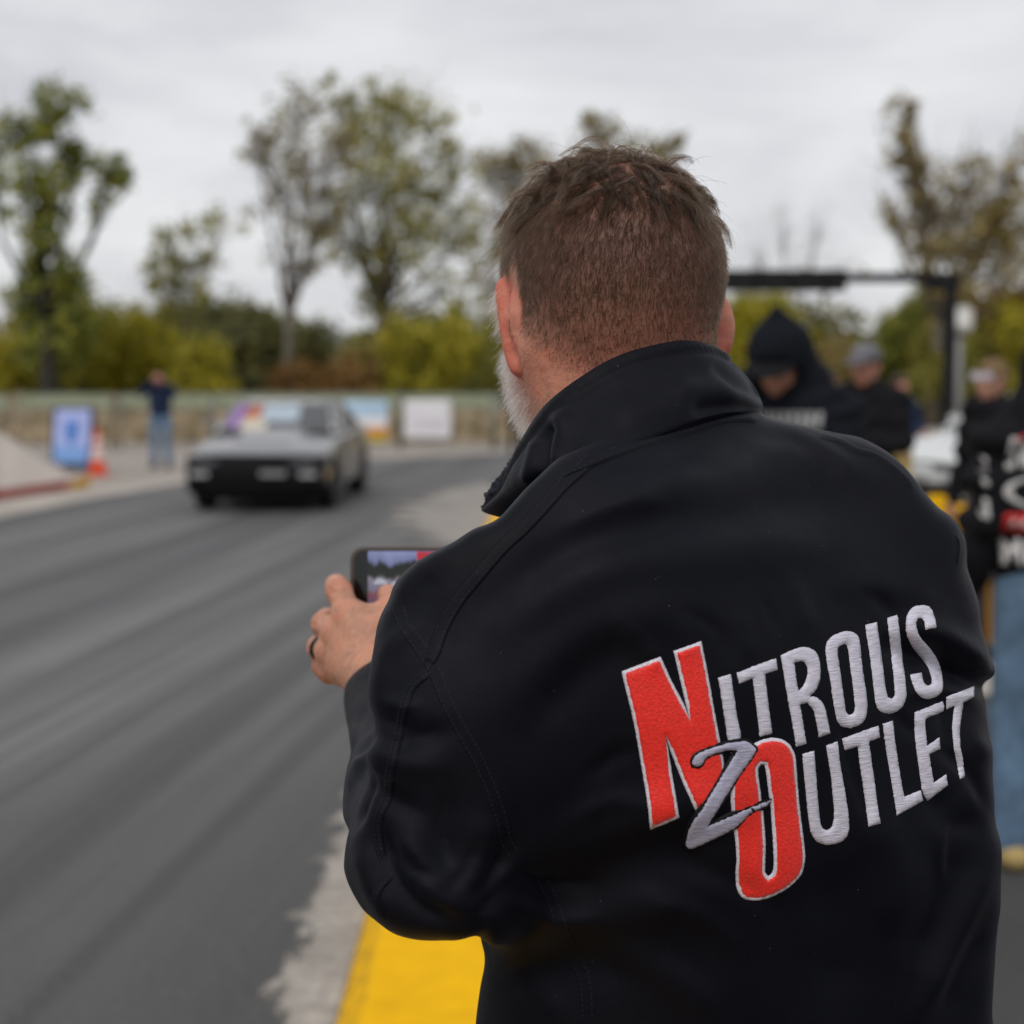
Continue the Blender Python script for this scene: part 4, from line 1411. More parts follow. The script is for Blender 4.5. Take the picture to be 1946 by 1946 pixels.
# man at the right edge, back turned
g = np.array(W(2012, 705, 5.36)); g[2] = 0.126
p, tb = person(g, R(6), 1.71, 'man in a black hooded jacket with large back print and jeans at the right edge', M_BLKC, M_DENIM2, M_TAN, M_SKINB,
               [((-.238, -.02, 1.15), (-.245, .06, .90)), ((.238, -.02, 1.15), (.245, .06, .90))], hood='up', res=.010, broad=1.1)
stamp(p, tb, text_polys('SWIN', -.185, 1.325, .105, .40), M_PRW, 'print_lettering')
ring = lambda r0, r1, cx, cz, e=.62, a0=0, a1=6.283: [(cx + r0 * math.cos(t), cz + r0 * e * math.sin(t)) for t in np.linspace(a0, a1, 28)] + [(cx + r1 * math.cos(t), cz + r1 * e * math.sin(t)) for t in np.linspace(a1, a0, 28)]
stamp(p, tb, [ring(.195, .168, 0, 1.255, .34, .2, 6.0)], M_PRW, 'print_ring')
stamp(p, tb, text_polys('C', -.11, 1.225, .075, 1.2) + [[(-.03, 1.225), (.12, 1.225), (.12, 1.295), (-.03, 1.295)]], M_PRW, 'print_badge')
stamp(p, tb, [[(-.19, 1.12), (.165, 1.12), (.165, 1.185), (-.19, 1.185)]], M_PRR, 'print_band')
stamp(p, tb, [[(-.165 + k * .026, 1.135), (-.150 + k * .026, 1.135), (-.150 + k * .026, 1.168), (-.165 + k * .026, 1.168)] for k in range(12)], M_PRW, 'print_lettering', th=.009)
stamp(p, tb, text_polys('MOU', -.18, 1.01, .095, .62), M_PRW, 'print_lettering')
stamp(p, tb, [ring(.18, .165, 0, 1.40, .35, .25, 2.9)], M_PRR, 'print_arc')
stamp(p, tb, [[(-.262, 1.365), (-.232, 1.37), (-.235, 1.32), (-.262, 1.31)], [(-.258, 1.30), (-.236, 1.29), (-.240, 1.265), (-.256, 1.27)], [(-.268, 1.235), (-.235, 1.235), (-.235, 1.165), (-.262, 1.17)]], M_PRW, 'sleeve_print')
g = ground(982, 862)
person((g[0], g[1], 0), math.pi, 1.72, 'bystander in dark clothes mostly hidden behind the bearded man\'s chin', M_BLKC, M_BLKC, M_SHOE, M_SKINB, DOWN, hair=M_HAIRB, res=.02)
# ================================================================== the man in the black jacket
FOOT_Z = 0.13
TH = R(24)
BF = np.array([-math.sin(TH), math.cos(TH), 0])      # the way his chest faces
BL = np.array([-math.cos(TH), -math.sin(TH), 0])     # his left

P1 = [(955, 987), (926, 1004), (909, 1006), (888, 1019), (866, 1035), (844, 1046), (820, 1058), (793, 1075), (765, 1099), (751, 1120), (746, 1143),
      (732, 1166), (723, 1194), (718, 1232), (711, 1271), (707, 1306), (707, 1334), (714, 1357), (722, 1376), (716, 1392),
      (707, 1415), (702, 1432), (703, 1447), (708, 1463), (698, 1495), (684, 1535), (672, 1580), (664, 1617), (660, 1648), (668, 1667), (689, 1702),
      (712, 1737), (731, 1756), (754, 1773), (785, 1782), (816, 1785), (847, 1783), (866, 1786), (886, 1781), (917, 1766), (920, 1791),
      (928, 1808), (927, 1837), (917, 1872), (911, 1907), (905, 1950), (895, 2050), (890, 2400), (890, 2900), (1960, 2900), (1930, 2400), (1890, 2050), (1881, 1930), (1882, 1855),
      (1890, 1780), (1895, 1680), (1895, 1630), (1890, 1580), (1887, 1530), (1880, 1480), (1877, 1430), (1872, 1400), (1870, 1360),
      (1866, 1325), (1857, 1302), (1866, 1295), (1881, 1282), (1881, 1270), (1867, 1247), (1867, 1220), (1859, 1190), (1856, 1155), (1847, 1120),
      (1832, 1077), (1834, 1048), (1831, 1027), (1816, 999), (1797, 981), (1782, 973), (1754, 940), (1738, 915), (1716, 887), (1685, 860), (1654, 842),
      (1629, 831), (1598, 826), (1549, 815), (1499, 806), (1457, 797), (1420, 770), (1325, 770), (1250, 790), (1131, 840), (1060, 870), (1000, 930)]
P2 = [(735, 1240), (713, 1255), (690, 1269), (672, 1285), (660, 1301), (655, 1325), (658, 1354), (664, 1393), (669, 1432), (662, 1478), (655, 1520),
      (656, 1555), (669, 1582), (664, 1617), (660, 1648), (668, 1667), (700, 1720), (960, 1720), (960, 1240)]

def torso_fn(prof, power=2.4):
    zs = np.array([p[0] for p in prof])
    zz = np.linspace(zs[0], zs[-1], 400)
    kern = np.exp(-0.5 * (np.arange(-30, 31) / 11.0) ** 2)
    kern /= kern.sum()
    tab = []
    for i in (1, 2, 3, 4):
        q = np.interp(zz, zs, [p[i] for p in prof])
        tab.append(np.convolve(np.r_[[q[0]] * 30, q, [q[-1]] * 30], kern, 'valid'))
    def fn(X, Y, Z):
        cx, cy, a, b = [np.interp(Z, zz, q) for q in tab]
        u = (X - cx) * BL[0] + (Y - cy) * BL[1]
        v = (X - cx) * BF[0] + (Y - cy) * BF[1]
        q = (np.abs(u / a) ** power + np.abs(v / b) ** power) ** (1 / power) - 1.0
        q = q * np.minimum(a, b)
        g = np.gradient(q)
        gm = np.sqrt(sum(x * x for x in g)) / JH
        return q / np.clip(gm, 0.6, 8.0)
    return fn

JH = 0.0036
jf = Field((-0.30, 0.96, 1.02), (0.56, 1.72, 1.76), JH)
prof = [(0.90, .175, 1.29, .205, .135), (1.10, .178, 1.285, .212, .135), (1.28, .186, 1.278, .222, .140), (1.40, .186, 1.28, .224, .146), (1.50, .175, 1.285, .215, .145),
        (1.56, .160, 1.288, .195, .136), (1.60, .146, 1.29, .165, .122), (1.635, .130, 1.295, .125, .108), (1.67, .118, 1.30, .090, .092), (1.70, .108, 1.305, .074, .082), (1.74, .10, 1.31, .03, .04)]
jf.put(torso_fn(prof), (-0.30, 0.96, 1.02), (0.56, 1.72, 1.76), 0.0)
SL = W(872, 1150, 1.205)
SR = W(1742, 1000, 1.395)
NB = W(1250, 850, 1.27)
jf.cone(SL, W(1130, 975, 1.27), .072, .062, .05)
jf.cone(SR, W(1430, 905, 1.335), .070, .062, .05)
jf.ell(W(1640, 1060, 1.31), (.10, .085, .10), None, .06)
jf.ell(W(1040, 1120, 1.185), (.10, .075, .11), None, .07)
jf.ell(W(1240, 1300, 1.235), (.12, .095, .13), None, .09)
jf.ell(W(1060, 1380, 1.20), (.10, .075, .12), None, .07)
ER = np.array([0.375, 1.50, 1.405])
jf.chain([SR, ER, np.array([0.20, 1.565, 1.42]), np.array([0.075, 1.575, 1.462])], [.072, .058, .05, .04], .03)
# left upper arm, elbow bag
jf.chain([SL, W(878, 1400, 1.165), W(812, 1650, 1.14)], [.070, .058, .052], .075)
jf.ell(W(850, 1690, 1.13), (.045, .05, .034), None, .03)
o1 = Outline(P1)
o2 = Outline(P2)
def carve(o, grow=0.0):
    def fn(X, Y, Z):
        dx, dy, dz = X - CAM[0], Y - CAM[1], Z - CAM[2]
        d = dy * FWD[1] + dz * FWD[2]
        px = S / 2 + FPX * dx / d
        py = S / 2 - FPX * (dy * UPV[1] + dz * UPV[2]) / d
        return o(px, py) * d / FPX - grow
    return fn
full = ((-0.30, 0.96, 1.02), (0.56, 1.72, 1.76))
jf.put(carve(o1, 0.0012), *full, 0.010, 'and')
# left forearm: built in its own field, trimmed to its own outline, then joined
fa = Field((-0.30, 0.96, 1.02), (0.56, 1.72, 1.76), JH)
fa.f[:] = 0.25
WRL = W(742, 1325, 1.475)
fa.chain([W(812, 1640, 1.16), W(775, 1520, 1.28), WRL, W(722, 1275, 1.52)], [.056, .050, .041, .040], .02)
fa.put(carve(o2, 0.001), (-0.30, 1.0, 1.1), (0.2, 1.72, 1.70), 0.006, 'and')
jf.f = smin(jf.f, fa.f, 0.012)
JV, JF = jf.mesh()
JV = smooth_verts(JV, JF, 3, 0.5)

# soft folds of the softshell: (outline in the photograph, width px, height mm)
FOLDS = [
    ([(960, 1190), (1120, 1095), (1300, 1062), (1500, 1040), (1660, 1060)], 34, 3.2),
    ([(930, 1150), (1090, 1040), (1280, 985), (1440, 960)], 26, -2.4),
    ([(1120, 985), (1300, 925), (1500, 890)], 26, 2.6),
    ([(1330, 1010), (1560, 945), (1690, 965)], 24, -2.2),
    ([(1420, 860), (1560, 870), (1660, 905)], 22, 1.8),
    ([(1000, 1290), (1150, 1190), (1330, 1150)], 40, 3.0),
    ([(1010, 1390), (1120, 1260), (1230, 1215)], 30, -2.4),
    ([(1560, 1110), (1700, 1120), (1800, 1180)], 24, 1.8),
    ([(1180, 1190), (1255, 1260)], 14, 1.2), ([(1290, 1180), (1310, 1250)], 12, 1.0), ([(1400, 1160), (1430, 1250)], 14, 1.1),
    ([(1500, 1100), (1540, 1200)], 15, 1.2),
    # from the elbow across the lower back
    ([(985, 1640), (1120, 1600), (1260, 1545), (1400, 1510)], 38, 3.4),
    ([(960, 1700), (1090, 1680), (1230, 1625), (1400, 1590)], 40, -4.2),
    ([(1010, 1790), (1150, 1740), (1300, 1720)], 30, 3.5),
    ([(960, 1860), (1080, 1830), (1220, 1850)], 28, -3.0),
    ([(1150, 1800), (1280, 1860), (1360, 1940)], 24, 2.6),
    ([(940, 1800), (1000, 1860), (1080, 1950)], 22, 2.6),
    # right flank
    ([(1700, 1190), (1790, 1210), (1875, 1272)], 18, 5.0),
    ([(1690, 1235), (1780, 1262), (1862, 1298)], 15, -5.5),
    ([(1850, 1400), (1868, 1440)], 12, 2.0),
    ([(1760, 1500), (1810, 1560), (1880, 1560)], 22, -2.6),
    ([(1893, 1600), (1850, 1700), (1790, 1830), (1745, 1930)], 16, 4.2),
    ([(1830, 1590), (1800, 1700), (1740, 1850)], 30, -3.6),
    ([(1880, 1760), (1830, 1860), (1800, 1940)], 16, -3.2),
    ([(1640, 1540), (1700, 1640), (1690, 1780)], 34, 3.0),
    ([(1560, 1640), (1600, 1760), (1570, 1900)], 36, -2.6),
    ([(1600, 1360), (1625, 1470), (1650, 1560)], 9, -1.2), ([(1790, 1335), (1800, 1420)], 9, -1.2), ([(1690, 1355), (1745, 1395)], 9, -1.1),
    # left sleeve
    ([(790, 1180), (740, 1240), (722, 1330)], 13, 2.0),
    ([(830, 1090), (790, 1130), (760, 1190)], 16, -1.6),
    ([(720, 1360), (790, 1395), (850, 1390)], 14, -2.4),
    ([(712, 1410), (760, 1450), (830, 1455)], 18, 3.0),
    ([(708, 1470), (745, 1520), (800, 1545)], 15, -3.0),
    ([(735, 1570), (745, 1640), (800, 1715), (870, 1755)], 13, -3.6),
    ([(770, 1570), (800, 1650), (850, 1715)], 22, 3.6),
    ([(690, 1600), (710, 1680), (750, 1745)], 14, 3.0),
    ([(930, 1540), (900, 1640), (880, 1700)], 24, 3.0),
    ([(960, 1610), (935, 1690), (915, 1745)], 16, -4.0),
    ([(860, 1500), (840, 1580), (860, 1660)], 18, -2.2),
    # sharper creases at elbow, armpit and waist
    ([(742, 1600), (790, 1650), (838, 1672)], 8, -2.2), ([(752, 1640), (800, 1700), (862, 1722)], 8, 2.0), ([(905, 1600), (880, 1660), (850, 1690)], 8, -2.0),
    ([(975, 1640), (930, 1700), (900, 1725)], 9, 2.4), ([(1000, 1660), (1060, 1690), (1130, 1690)], 9, -2.2), ([(985, 1720), (1050, 1745), (1140, 1735)], 9, 2.0),
    ([(735, 1330), (775, 1345), (800, 1340)], 8, 1.6), ([(716, 1395), (752, 1412), (790, 1408)], 8, -1.8), ([(706, 1440), (735, 1478), (772, 1492)], 8, 1.8),
    ([(1700, 1215), (1760, 1238), (1830, 1290)], 8, -2.0), ([(1720, 1320), (1790, 1310), (1850, 1330)], 9, 1.8), ([(1780, 1420), (1840, 1470), (1880, 1540)], 9, -2.0),
    ([(1820, 1520), (1790, 1600), (1800, 1680)], 9, 1.8), ([(1390, 1250), (1360, 1195), (1300, 1160)], 8, -1.0), ([(1480, 1195), (1450, 1140)], 8, -1.0), ([(1640, 1130), (1680, 1150), (1730, 1230)], 9, -1.3),
    ([(1120, 1480), (1170, 1440), (1210, 1430)], 12, -1.4), ([(1080, 1560), (1160, 1520), (1230, 1530)], 12, 1.6), ([(1290, 1640), (1390, 1670), (1460, 1720)], 16, -2.0), ([(1220, 1700), (1330, 1740), (1400, 1800)], 14, 1.8),
    ([(1470, 800), (1560, 850), (1640, 930)], 12, 1.2), ([(1150, 905), (1230, 890), (1330, 850)], 12, -1.2), ([(1080, 1000), (1180, 960), (1260, 955)], 10, 1.2),
    # forearm
    ([(700, 1340), (665, 1375)], 9, -2.0), ([(712, 1400), (668, 1435)], 9, -3.0), ([(700, 1470), (690, 1530), (672, 1575)], 9, -4.0), ([(690, 1430), (660, 1500)], 10, 2.4),
]
def apply_folds(V, F, folds, dmax, noise=0.0008):
    N = vert_normals(V, F)
    px, py, d = proj(V)
    face = -(N @ FWD)
    near = np.clip((dmax - d) / 0.03, 0, 1)
    amt = np.zeros(len(V))
    for poly, w, h in folds:
        c = catmull(poly, 24) if len(poly) > 2 else np.array(poly, float)
        q, _, arc, Ls = seg_dist(px, py, c)
        taper = 1.0
        if Ls > 1:
            e = np.minimum(arc, Ls - arc) / Ls
            taper = 0.35 + 0.65 * np.clip(e / 0.22, 0, 1)
        amt += h * 1.75e-3 * np.exp(-0.5 * (q / w) ** 2) * taper
    amt = amt * near * np.clip(face * 2.2 + 0.25, 0.0, 1)
    # long shallow unevenness of hanging cloth
    r2 = np.random.default_rng(5)
    for _ in range(26):
        k = r2.normal(size=3) * np.array([26, 26, 46])
        amt += noise / 4.2 * np.sin(V @ k + r2.uniform(0, 6.28))
    return V + N * amt[:, None]
d_split = 1.42
JV = apply_folds(JV, JF, FOLDS, d_split)
JV = smooth_verts(JV, JF, 1, 0.4)
print('jacket', len(JV), len(JF))
# ---- cloth materials ---------------------------------------------------------
def softshell(name, base=(0.0022, 0.0026, 0.0056, 1)):
    M = Mat(name, base, 0.62)
    M.b.inputs['Sheen Weight'].default_value = 0.035
    M.b.inputs['Sheen Roughness'].default_value = 0.4
    M.b.inputs['Sheen Tint'].default_value = (0.72, 0.78, 1.0, 1)
    M.b.inputs['Specular IOR Level'].default_value = 0.115
    v = M.coord('Object')
    f = M.noise(v, 9, 4, 0.6)
    c = M.ramp(f, [(0.3, tuple(x * 0.85 for x in base[:3])), (0.7, tuple(x * 1.2 for x in base[:3]))])
    # specks of lint
    vo = M.n('ShaderNodeTexVoronoi', Scale=120.0)
    M.l(v, vo.inputs['Vector'])
    lint = M.math('LESS_THAN', vo.outputs['Distance'], 0.034)
    pick = M.math('GREATER_THAN', M.noise(v, 55, 1, 0.5), 0.56)
    lint = M.math('MULTIPLY', lint, pick)
    M.color(M.mix(lint, c, (0.16, 0.16, 0.17, 1)))
    n1 = M.bump(M.noise(v, 22, 4, 0.5), 0.07, 0.012)
    M.bump(M.noise(v, 1500, 2, 0.5), 0.45, 0.0007, n1)
    M.rough(M.ramp(M.noise(v, 30, 3, 0.6), [(0.3, (0.46,) * 3), (0.7, (0.60,) * 3)]))
    return M.m
M_SHELL = softshell('black_softshell')
M_STITCH = plain('black_thread', (0.014, 0.015, 0.020, 1), 0.6, 0.2, 400, Specular_IOR_Level=0.25)
def thread(name, c, stretch, sc=1.0, sheen=0.25, spec=0.5):
    M = Mat(name, c, 0.45, Specular_IOR_Level=spec)
    M.b.inputs['Sheen Weight'].default_value = sheen
    v = M.coord('Object', scale=stretch)
    f = M.noise(v, 420 * sc, 3, 0.6)
    M.color(M.ramp(f, [(0.25, tuple(x * 0.66 for x in c[:3])), (0.6, c), (0.85, tuple(min(1, x * 1.2) for x in c[:3]))]))
    M.bump(f, 0.7, 0.0012)
    return M.m
M_WHITE = thread('white_thread', (0.62, 0.60, 0.70, 1), (0.25, 0.25, 2.2))
M_BORDER = thread('white_edging_thread', (0.70, 0.66, 0.74, 1), (1, 1, 1), 1.6)
M_RED = thread('red_thread', (0.86, 0.014, 0.003, 1), (1, 1, 1), 1.3)
M_GREY = thread('grey_thread', (0.40, 0.39, 0.52, 1), (0.3, 0.3, 2.0))
M_BLACKT = thread('black_outline_thread', (0.003, 0.003, 0.004, 1), (1, 1, 1), 1.0, 0.02, 0.15)

MAN_LOC = np.array([0.17, 1.32, FOOT_Z])
man = empty('person', MAN_LOC, 0.0, label='bearded man in a black lettered jacket filming with his phone', category='person')
bpy.context.view_layer.update()
def man_part(name, V, F, mat, parent=None, smooth=True, **props):
    """part given in world coordinates; stored relative to the man's base"""
    o = mesh_obj(name, np.asarray(V) - MAN_LOC, F, mat, parent or man, smooth, **props)
    return o
jacket = man_part('jacket', JV, JF, M_SHELL)
sm = jacket.modifiers.new('smooth', 'SUBSURF')
sm.levels = 1
sm.render_levels = 1

jbvh = BVHTree.FromPolygons([tuple(v) for v in JV], [tuple(int(i) for i in f) for f in JF])
CV = Vector(CAM)
JN = vert_normals(JV, JF)
def hit(px, py, bv=None):
    r = Vector(W(px, py, 1.0) - CAM).normalized()
    h = (bv or jbvh).ray_cast(CV, r)
    if h[0] is None:
        return None, None
    f = JF[h[2]]
    n = JN[f].mean(0)
    return np.array(h[0]), n / np.linalg.norm(n)

# ---- collar ------------------------------------------------------------------
CB = [(958, 985, 1.30), (1010, 940, 1.225), (1056, 907, 1.185), (1131, 873, 1.160), (1175, 855, 1.162), (1250, 829, 1.178), (1325, 803, 1.200), (1380, 790, 1.220),
      (1418, 788, 1.240), (1452, 793, 1.275), (1450, 800, 1.33), (1390, 815, 1.40), (1280, 835, 1.445), (1180, 850, 1.455)]
CT = [(915, 963, 1.335), (946, 935, 1.290), (968, 880, 1.262), (989, 838, 1.245), (1034, 772, 1.222), (1101, 718, 1.212), (1175, 676, 1.216), (1250, 654, 1.224), (1306, 647, 1.234),
      (1348, 655, 1.252), (1378, 672, 1.28), (1370, 690, 1.34), (1290, 725, 1.405), (1200, 750, 1.43)]
NCOL, NROW = 180, 26
cb = catmull([W(*p) for p in CB], NCOL)
ct = catmull([W(*p) for p in CT], NCOL)
ccen = (cb.mean(0) + ct.mean(0)) / 2
GC = np.zeros((NROW, NCOL, 3))
for j in range(NROW):
    t = j / (NROW - 1)
    P = cb * (1 - t) + ct * t
    out = P - ccen
    out[:, 2] = 0
    out /= np.linalg.norm(out, axis=1)[:, None] + 1e-9
    bulge = 0.0075 * math.sin(math.pi * min(1, t * 1.02)) - (0.002 if t < 0.04 else 0)
    GC[j] = P + out * bulge
gpx, gpy, gd = proj(GC.reshape(-1, 3))
gpx, gpy = gpx.reshape(NROW, NCOL), gpy.reshape(NROW, NCOL)
cn = np.cross(np.gradient(GC, axis=1), np.gradient(GC, axis=0))
cn /= np.linalg.norm(cn, axis=2)[..., None] + 1e-12
if (cn[10, 60] @ FWD) > 0:
    cn = -cn
amt = np.zeros((NROW, NCOL))
vis = (np.arange(NCOL) < NCOL * 0.72)[None, :] * 1.0
for poly, w, h in [([(1045, 820), (1036, 850), (1028, 915)], 9, -4.5), ([(1020, 850), (1005, 905)], 9, 3.0), ([(1065, 800), (1058, 870)], 12, 3.0), ([(1120, 760), (1100, 850)], 22, -1.6),
                   ([(1300, 740), (1370, 745), (1430, 765)], 16, 2.2), ([(1330, 780), (1400, 770), (1450, 785)], 10, -1.6), ([(1370, 700), (1400, 730), (1436, 752)], 11, -2.2),
                   ([(1200, 790), (1300, 770)], 20, 1.6), ([(1160, 740), (1280, 700)], 20, -1.0)]:
    q, _, _, _ = seg_dist(gpx, gpy, np.array(poly, float))
    amt += h * 1e-3 * np.exp(-0.5 * (q / w) ** 2)
tt = np.linspace(0, 1, NROW)[:, None]
amt = 1.7 * amt * vis * np.clip(np.minimum(tt, 1 - tt) / 0.12, 0, 1)
amt += -0.0020 * np.exp(-0.5 * ((tt - 0.855) / 0.020) ** 2) + 0.0012 * np.exp(-0.5 * ((tt - 0.93) / 0.04) ** 2)
amt += 0.0003 * np.sin(np.arange(NCOL)[None, :] * 1.9) * np.exp(-0.5 * ((tt - 0.92) / 0.05) ** 2)
outer = GC + cn * amt[..., None]
TH_C = 0.0052
inner = GC - cn * TH_C
V = np.concatenate([outer.reshape(-1, 3), inner.reshape(-1, 3)])
F = []
n0 = NROW * NCOL
for j in range(NROW - 1):
    for i in range(NCOL - 1):
        a, b, c, d = j * NCOL + i, j * NCOL + i + 1, (j + 1) * NCOL + i + 1, (j + 1) * NCOL + i
        F.append((a, b, c, d))
        F.append((n0 + a, n0 + d, n0 + c, n0 + b))
for i in range(NCOL - 1):
    a = (NROW - 1) * NCOL + i
    F.append((a, a + 1, n0 + a + 1, n0 + a))
    F.append((i + 1, i, n0 + i, n0 + i + 1))
for j in range(NROW - 1):
    a = j * NCOL
    F.append((a, a + NCOL, n0 + a + NCOL, n0 + a))
    b = j * NCOL + NCOL - 1
    F.append((b + NCOL, b, n0 + b, n0 + b + NCOL))
collar = man_part('collar', V, F, M_SHELL, jacket)
bv_ = collar.modifiers.new('edge', 'BEVEL')
bv_.width = 0.0016
bv_.segments = 2
bv_.limit_method = 'ANGLE'
bv_.angle_limit = R(50)
colbvh = BVHTree.FromPolygons([tuple(v) for v in V], F)
# fleece lining showing at the open corner
lf = Field((-0.06, 1.26, 1.56), (0.06, 1.44, 1.72), 0.0022)
lf.chain([W(933, 948, 1.352), W(952, 930, 1.335), W(972, 900, 1.325), W(1000, 850, 1.32)], [.0052, .0068, .006, .006], .004)
V, F = lf.mesh()
V = V + vert_normals(V, F) * (0.0009 * rng.normal(size=len(V)))[:, None]
man_part('collar_lining', V, F, plain('dark_fleece', (0.022, 0.026, 0.038, 1), 0.95, 0.5, 600, 0.6), jacket)

# ---- seams: a raised, topstitched band on one side of each seam line ----------
def seam(poly, profile, stitch, bv=None, name='seam', step=5.0):
    c = resample(catmull(poly, len(poly) * 14), step)
    t = np.gradient(c, axis=0)
    t /= np.linalg.norm(t, axis=1)[:, None] + 1e-9
    nn = np.stack([t[:, 1], -t[:, 0]], 1)
    m = len(profile)
    rows = []
    for i in range(len(c)):
        row = []
        for off, hgt in profile:
            h, n = hit(*(c[i] + nn[i] * off), bv)
            if h is None:
                row = None
                break
            e = min(1.0, min(i, len(c) - 1 - i) / 4.0)
            row.append(h + n * ((hgt * e - 0.4 * (1 - e)) * 1e-3))
        rows.append(row)
    mb = MB()
    for i in range(len(rows) - 1):
        if rows[i] is None or rows[i + 1] is None:
            continue
        o = rows[i] + rows[i + 1]
        mb.add(o, [(k, k + 1, m + k + 1, m + k) for k in range(m - 1)])
    for off, ln, gap in stitch:
        cc = resample(c + nn * off, 1.0)
        s = 2
        while s + ln < len(cc) - 2:
            a, na = hit(*cc[s], bv)
            b, nb = hit(*cc[s + ln], bv)
            s += ln + gap
            if a is None or b is None or np.linalg.norm(a - b) > 0.01:
                continue
            base = np.interp(off, [p[0] for p in profile], [p[1] for p in profile]) * 1e-3
            a = a + na * (base + 0.00008)
            b = b + nb * (base + 0.00008)
            d = (b - a) / np.linalg.norm(b - a)
            sd = np.cross(d, na) * 0.00030
            mid = (a + b) / 2 + na * 0.00030
            mb.add([a - sd * .5, a + sd * .5, b + sd * .5, b - sd * .5, mid - sd, mid + sd],
                   [(0, 1, 5, 4), (4, 5, 2, 3), (0, 4, 3), (1, 2, 5)], 1)
    V = np.array(mb.V) - MAN_LOC
    mb.V = [tuple(v) for v in V]
    o = mb.build(name, [M_SHELL, M_STITCH], jacket, True)
    return o
BAND = [(-1.5, -0.9), (0.0, 0.95), (3, 1.15), (12, 1.0), (21, 1.1), (24, 0.5), (28, -0.6)]
BANDN = [(x if x > 20 else x, y) for x, y in BAND]
flip = lambda pr: [(-x, y) for x, y in pr][::-1]
FL = [(-o, a, b) for o, a, b in [(5, 6, 4), (20, 6, 4)]]
seam([(1131, 877), (1116, 896), (1079, 929), (1049, 963), (1004, 1011), (963, 1049), (915, 1105), (877, 1153), (851, 1201), (838, 1238), (828, 1258), (817, 1275)], flip(BAND), FL)
DBL = [(-15, -0.6), (-12, 0.35), (-9, 0.1), (0, 0.6), (9, 0.1), (12, 0.35), (15, -0.6)]
seam([(752, 1140), (765, 1180), (783, 1209), (805, 1240), (826, 1275), (846, 1327), (876, 1385), (907, 1439), (931, 1493), (950, 1548), (962, 1598), (980, 1625)], DBL, [(-9, 5, 5), (9, 5, 5)])
seam([(824, 1283), (803, 1296), (786, 1316), (774, 1354), (768, 1389), (757, 1432), (748, 1478), (745, 1517), (731, 1546), (726, 1573), (731, 1613), (738, 1634)],
     flip([(-2, -0.9), (0.0, 0.9), (3, 1.1), (10, 0.8), (16, 0.9), (19, -0.6)]), [(-6, 5, 4), (-14, 5, 4)])
seam([(752, 1665), (728, 1690), (720, 1712), (728, 1735), (742, 1756)], flip([(-2, -0.9), (0.0, 0.9), (3, 1.1), (10, 0.8), (14, 0.6), (17, -0.6)]), [(-6, 5, 4)])
seam([(1026, 1642), (1031, 1671), (1050, 1712), (1069, 1768), (1096, 1825), (1112, 1866), (1117, 1938)], DBL, [(-9, 5, 5), (9, 5, 5)])
seam([(1549, 820), (1598, 834), (1629, 851), (1661, 860), (1692, 878), (1723, 906), (1742, 931)], flip([(-2, -0.9), (0.0, 1.0), (3, 1.2), (9, 0.9), (13, -0.6)]), [(-5, 6, 4)])
seam([(1812, 1008), (1824, 1030), (1822, 1066), (1817, 1085)], flip([(-2, -0.9), (0.0, 0.8), (3, 0.9), (6, -0.6)]), [])
# the seam that joins the collar to the jacket
seam([(1056, 912), (1079, 899), (1131, 878), (1175, 860), (1250, 834), (1325, 809), (1380, 797), (1418, 795), (1446, 799)],
     [(-9, -0.8), (-6, 1.3), (-2, 1.9), (3, 1.7), (6, 0.4), (8, -0.8)], [(-3, 6, 5)])

# ---- embroidered lettering ----------------------------------------------------
def zz(pts):
    return [(1140 + x / 2.542, 1120 + y / 2.542) for x, y in pts]
def inset(poly, d):
    """move each corner inward by d (outward if negative)"""
    P = np.asarray(poly, float)
    A = 0.5 * np.sum(P[:, 0] * np.roll(P[:, 1], -1) - np.roll(P[:, 0], -1) * P[:, 1])
    e = np.roll(P, -1, 0) - P
    e /= np.linalg.norm(e, axis=1)[:, None] + 1e-9
    n = np.stack([-e[:, 1], e[:, 0]], 1) * (1 if A > 0 else -1)
    n0 = np.roll(n, 1, 0)
    b = n + n0
    s = np.clip(1.0 / np.maximum(0.35, 1 + np.sum(n * n0, 1)), 0.4, 1.5)
    return P + b * s[:, None] * d
def round_poly(P, seg=5.0, it=1, corner=50):
    """resample curved runs smoothly but keep real corners"""
    P = np.asarray(P, float)
    n = len(P)
    ang = []
    for i in range(n):
        a, b = P[i] - P[i - 1], P[(i + 1) % n] - P[i]
        ang.append(abs(math.degrees(math.atan2(a[0] * b[1] - a[1] * b[0], a @ b))))
    out = []
    for i in range(n):
        p0, p1, p2, p3 = P[i - 1], P[i], P[(i + 1) % n], P[(i + 2) % n]
        m1 = (p2 - p0) / 2 if ang[i] < corner else (p2 - p1)
        m2 = (p3 - p1) / 2 if ang[(i + 1) % n] < corner else (p2 - p1)
        L = np.linalg.norm(p2 - p1)
        lim = L / max(1e-6, np.linalg.norm(m1))
        m1 = m1 * min(1, lim)
        m2 = m2 * min(1, L / max(1e-6, np.linalg.norm(m2)))
        k = max(1, int(L / seg))
        for q in range(k):
            t = q / k
            h00, h10, h01, h11 = 2 * t ** 3 - 3 * t ** 2 + 1, t ** 3 - 2 * t ** 2 + t, -2 * t ** 3 + 3 * t ** 2, t ** 3 - t ** 2
            out.append(h00 * p1 + h10 * m1 + h01 * p2 + h11 * m2)
    return np.array(out)
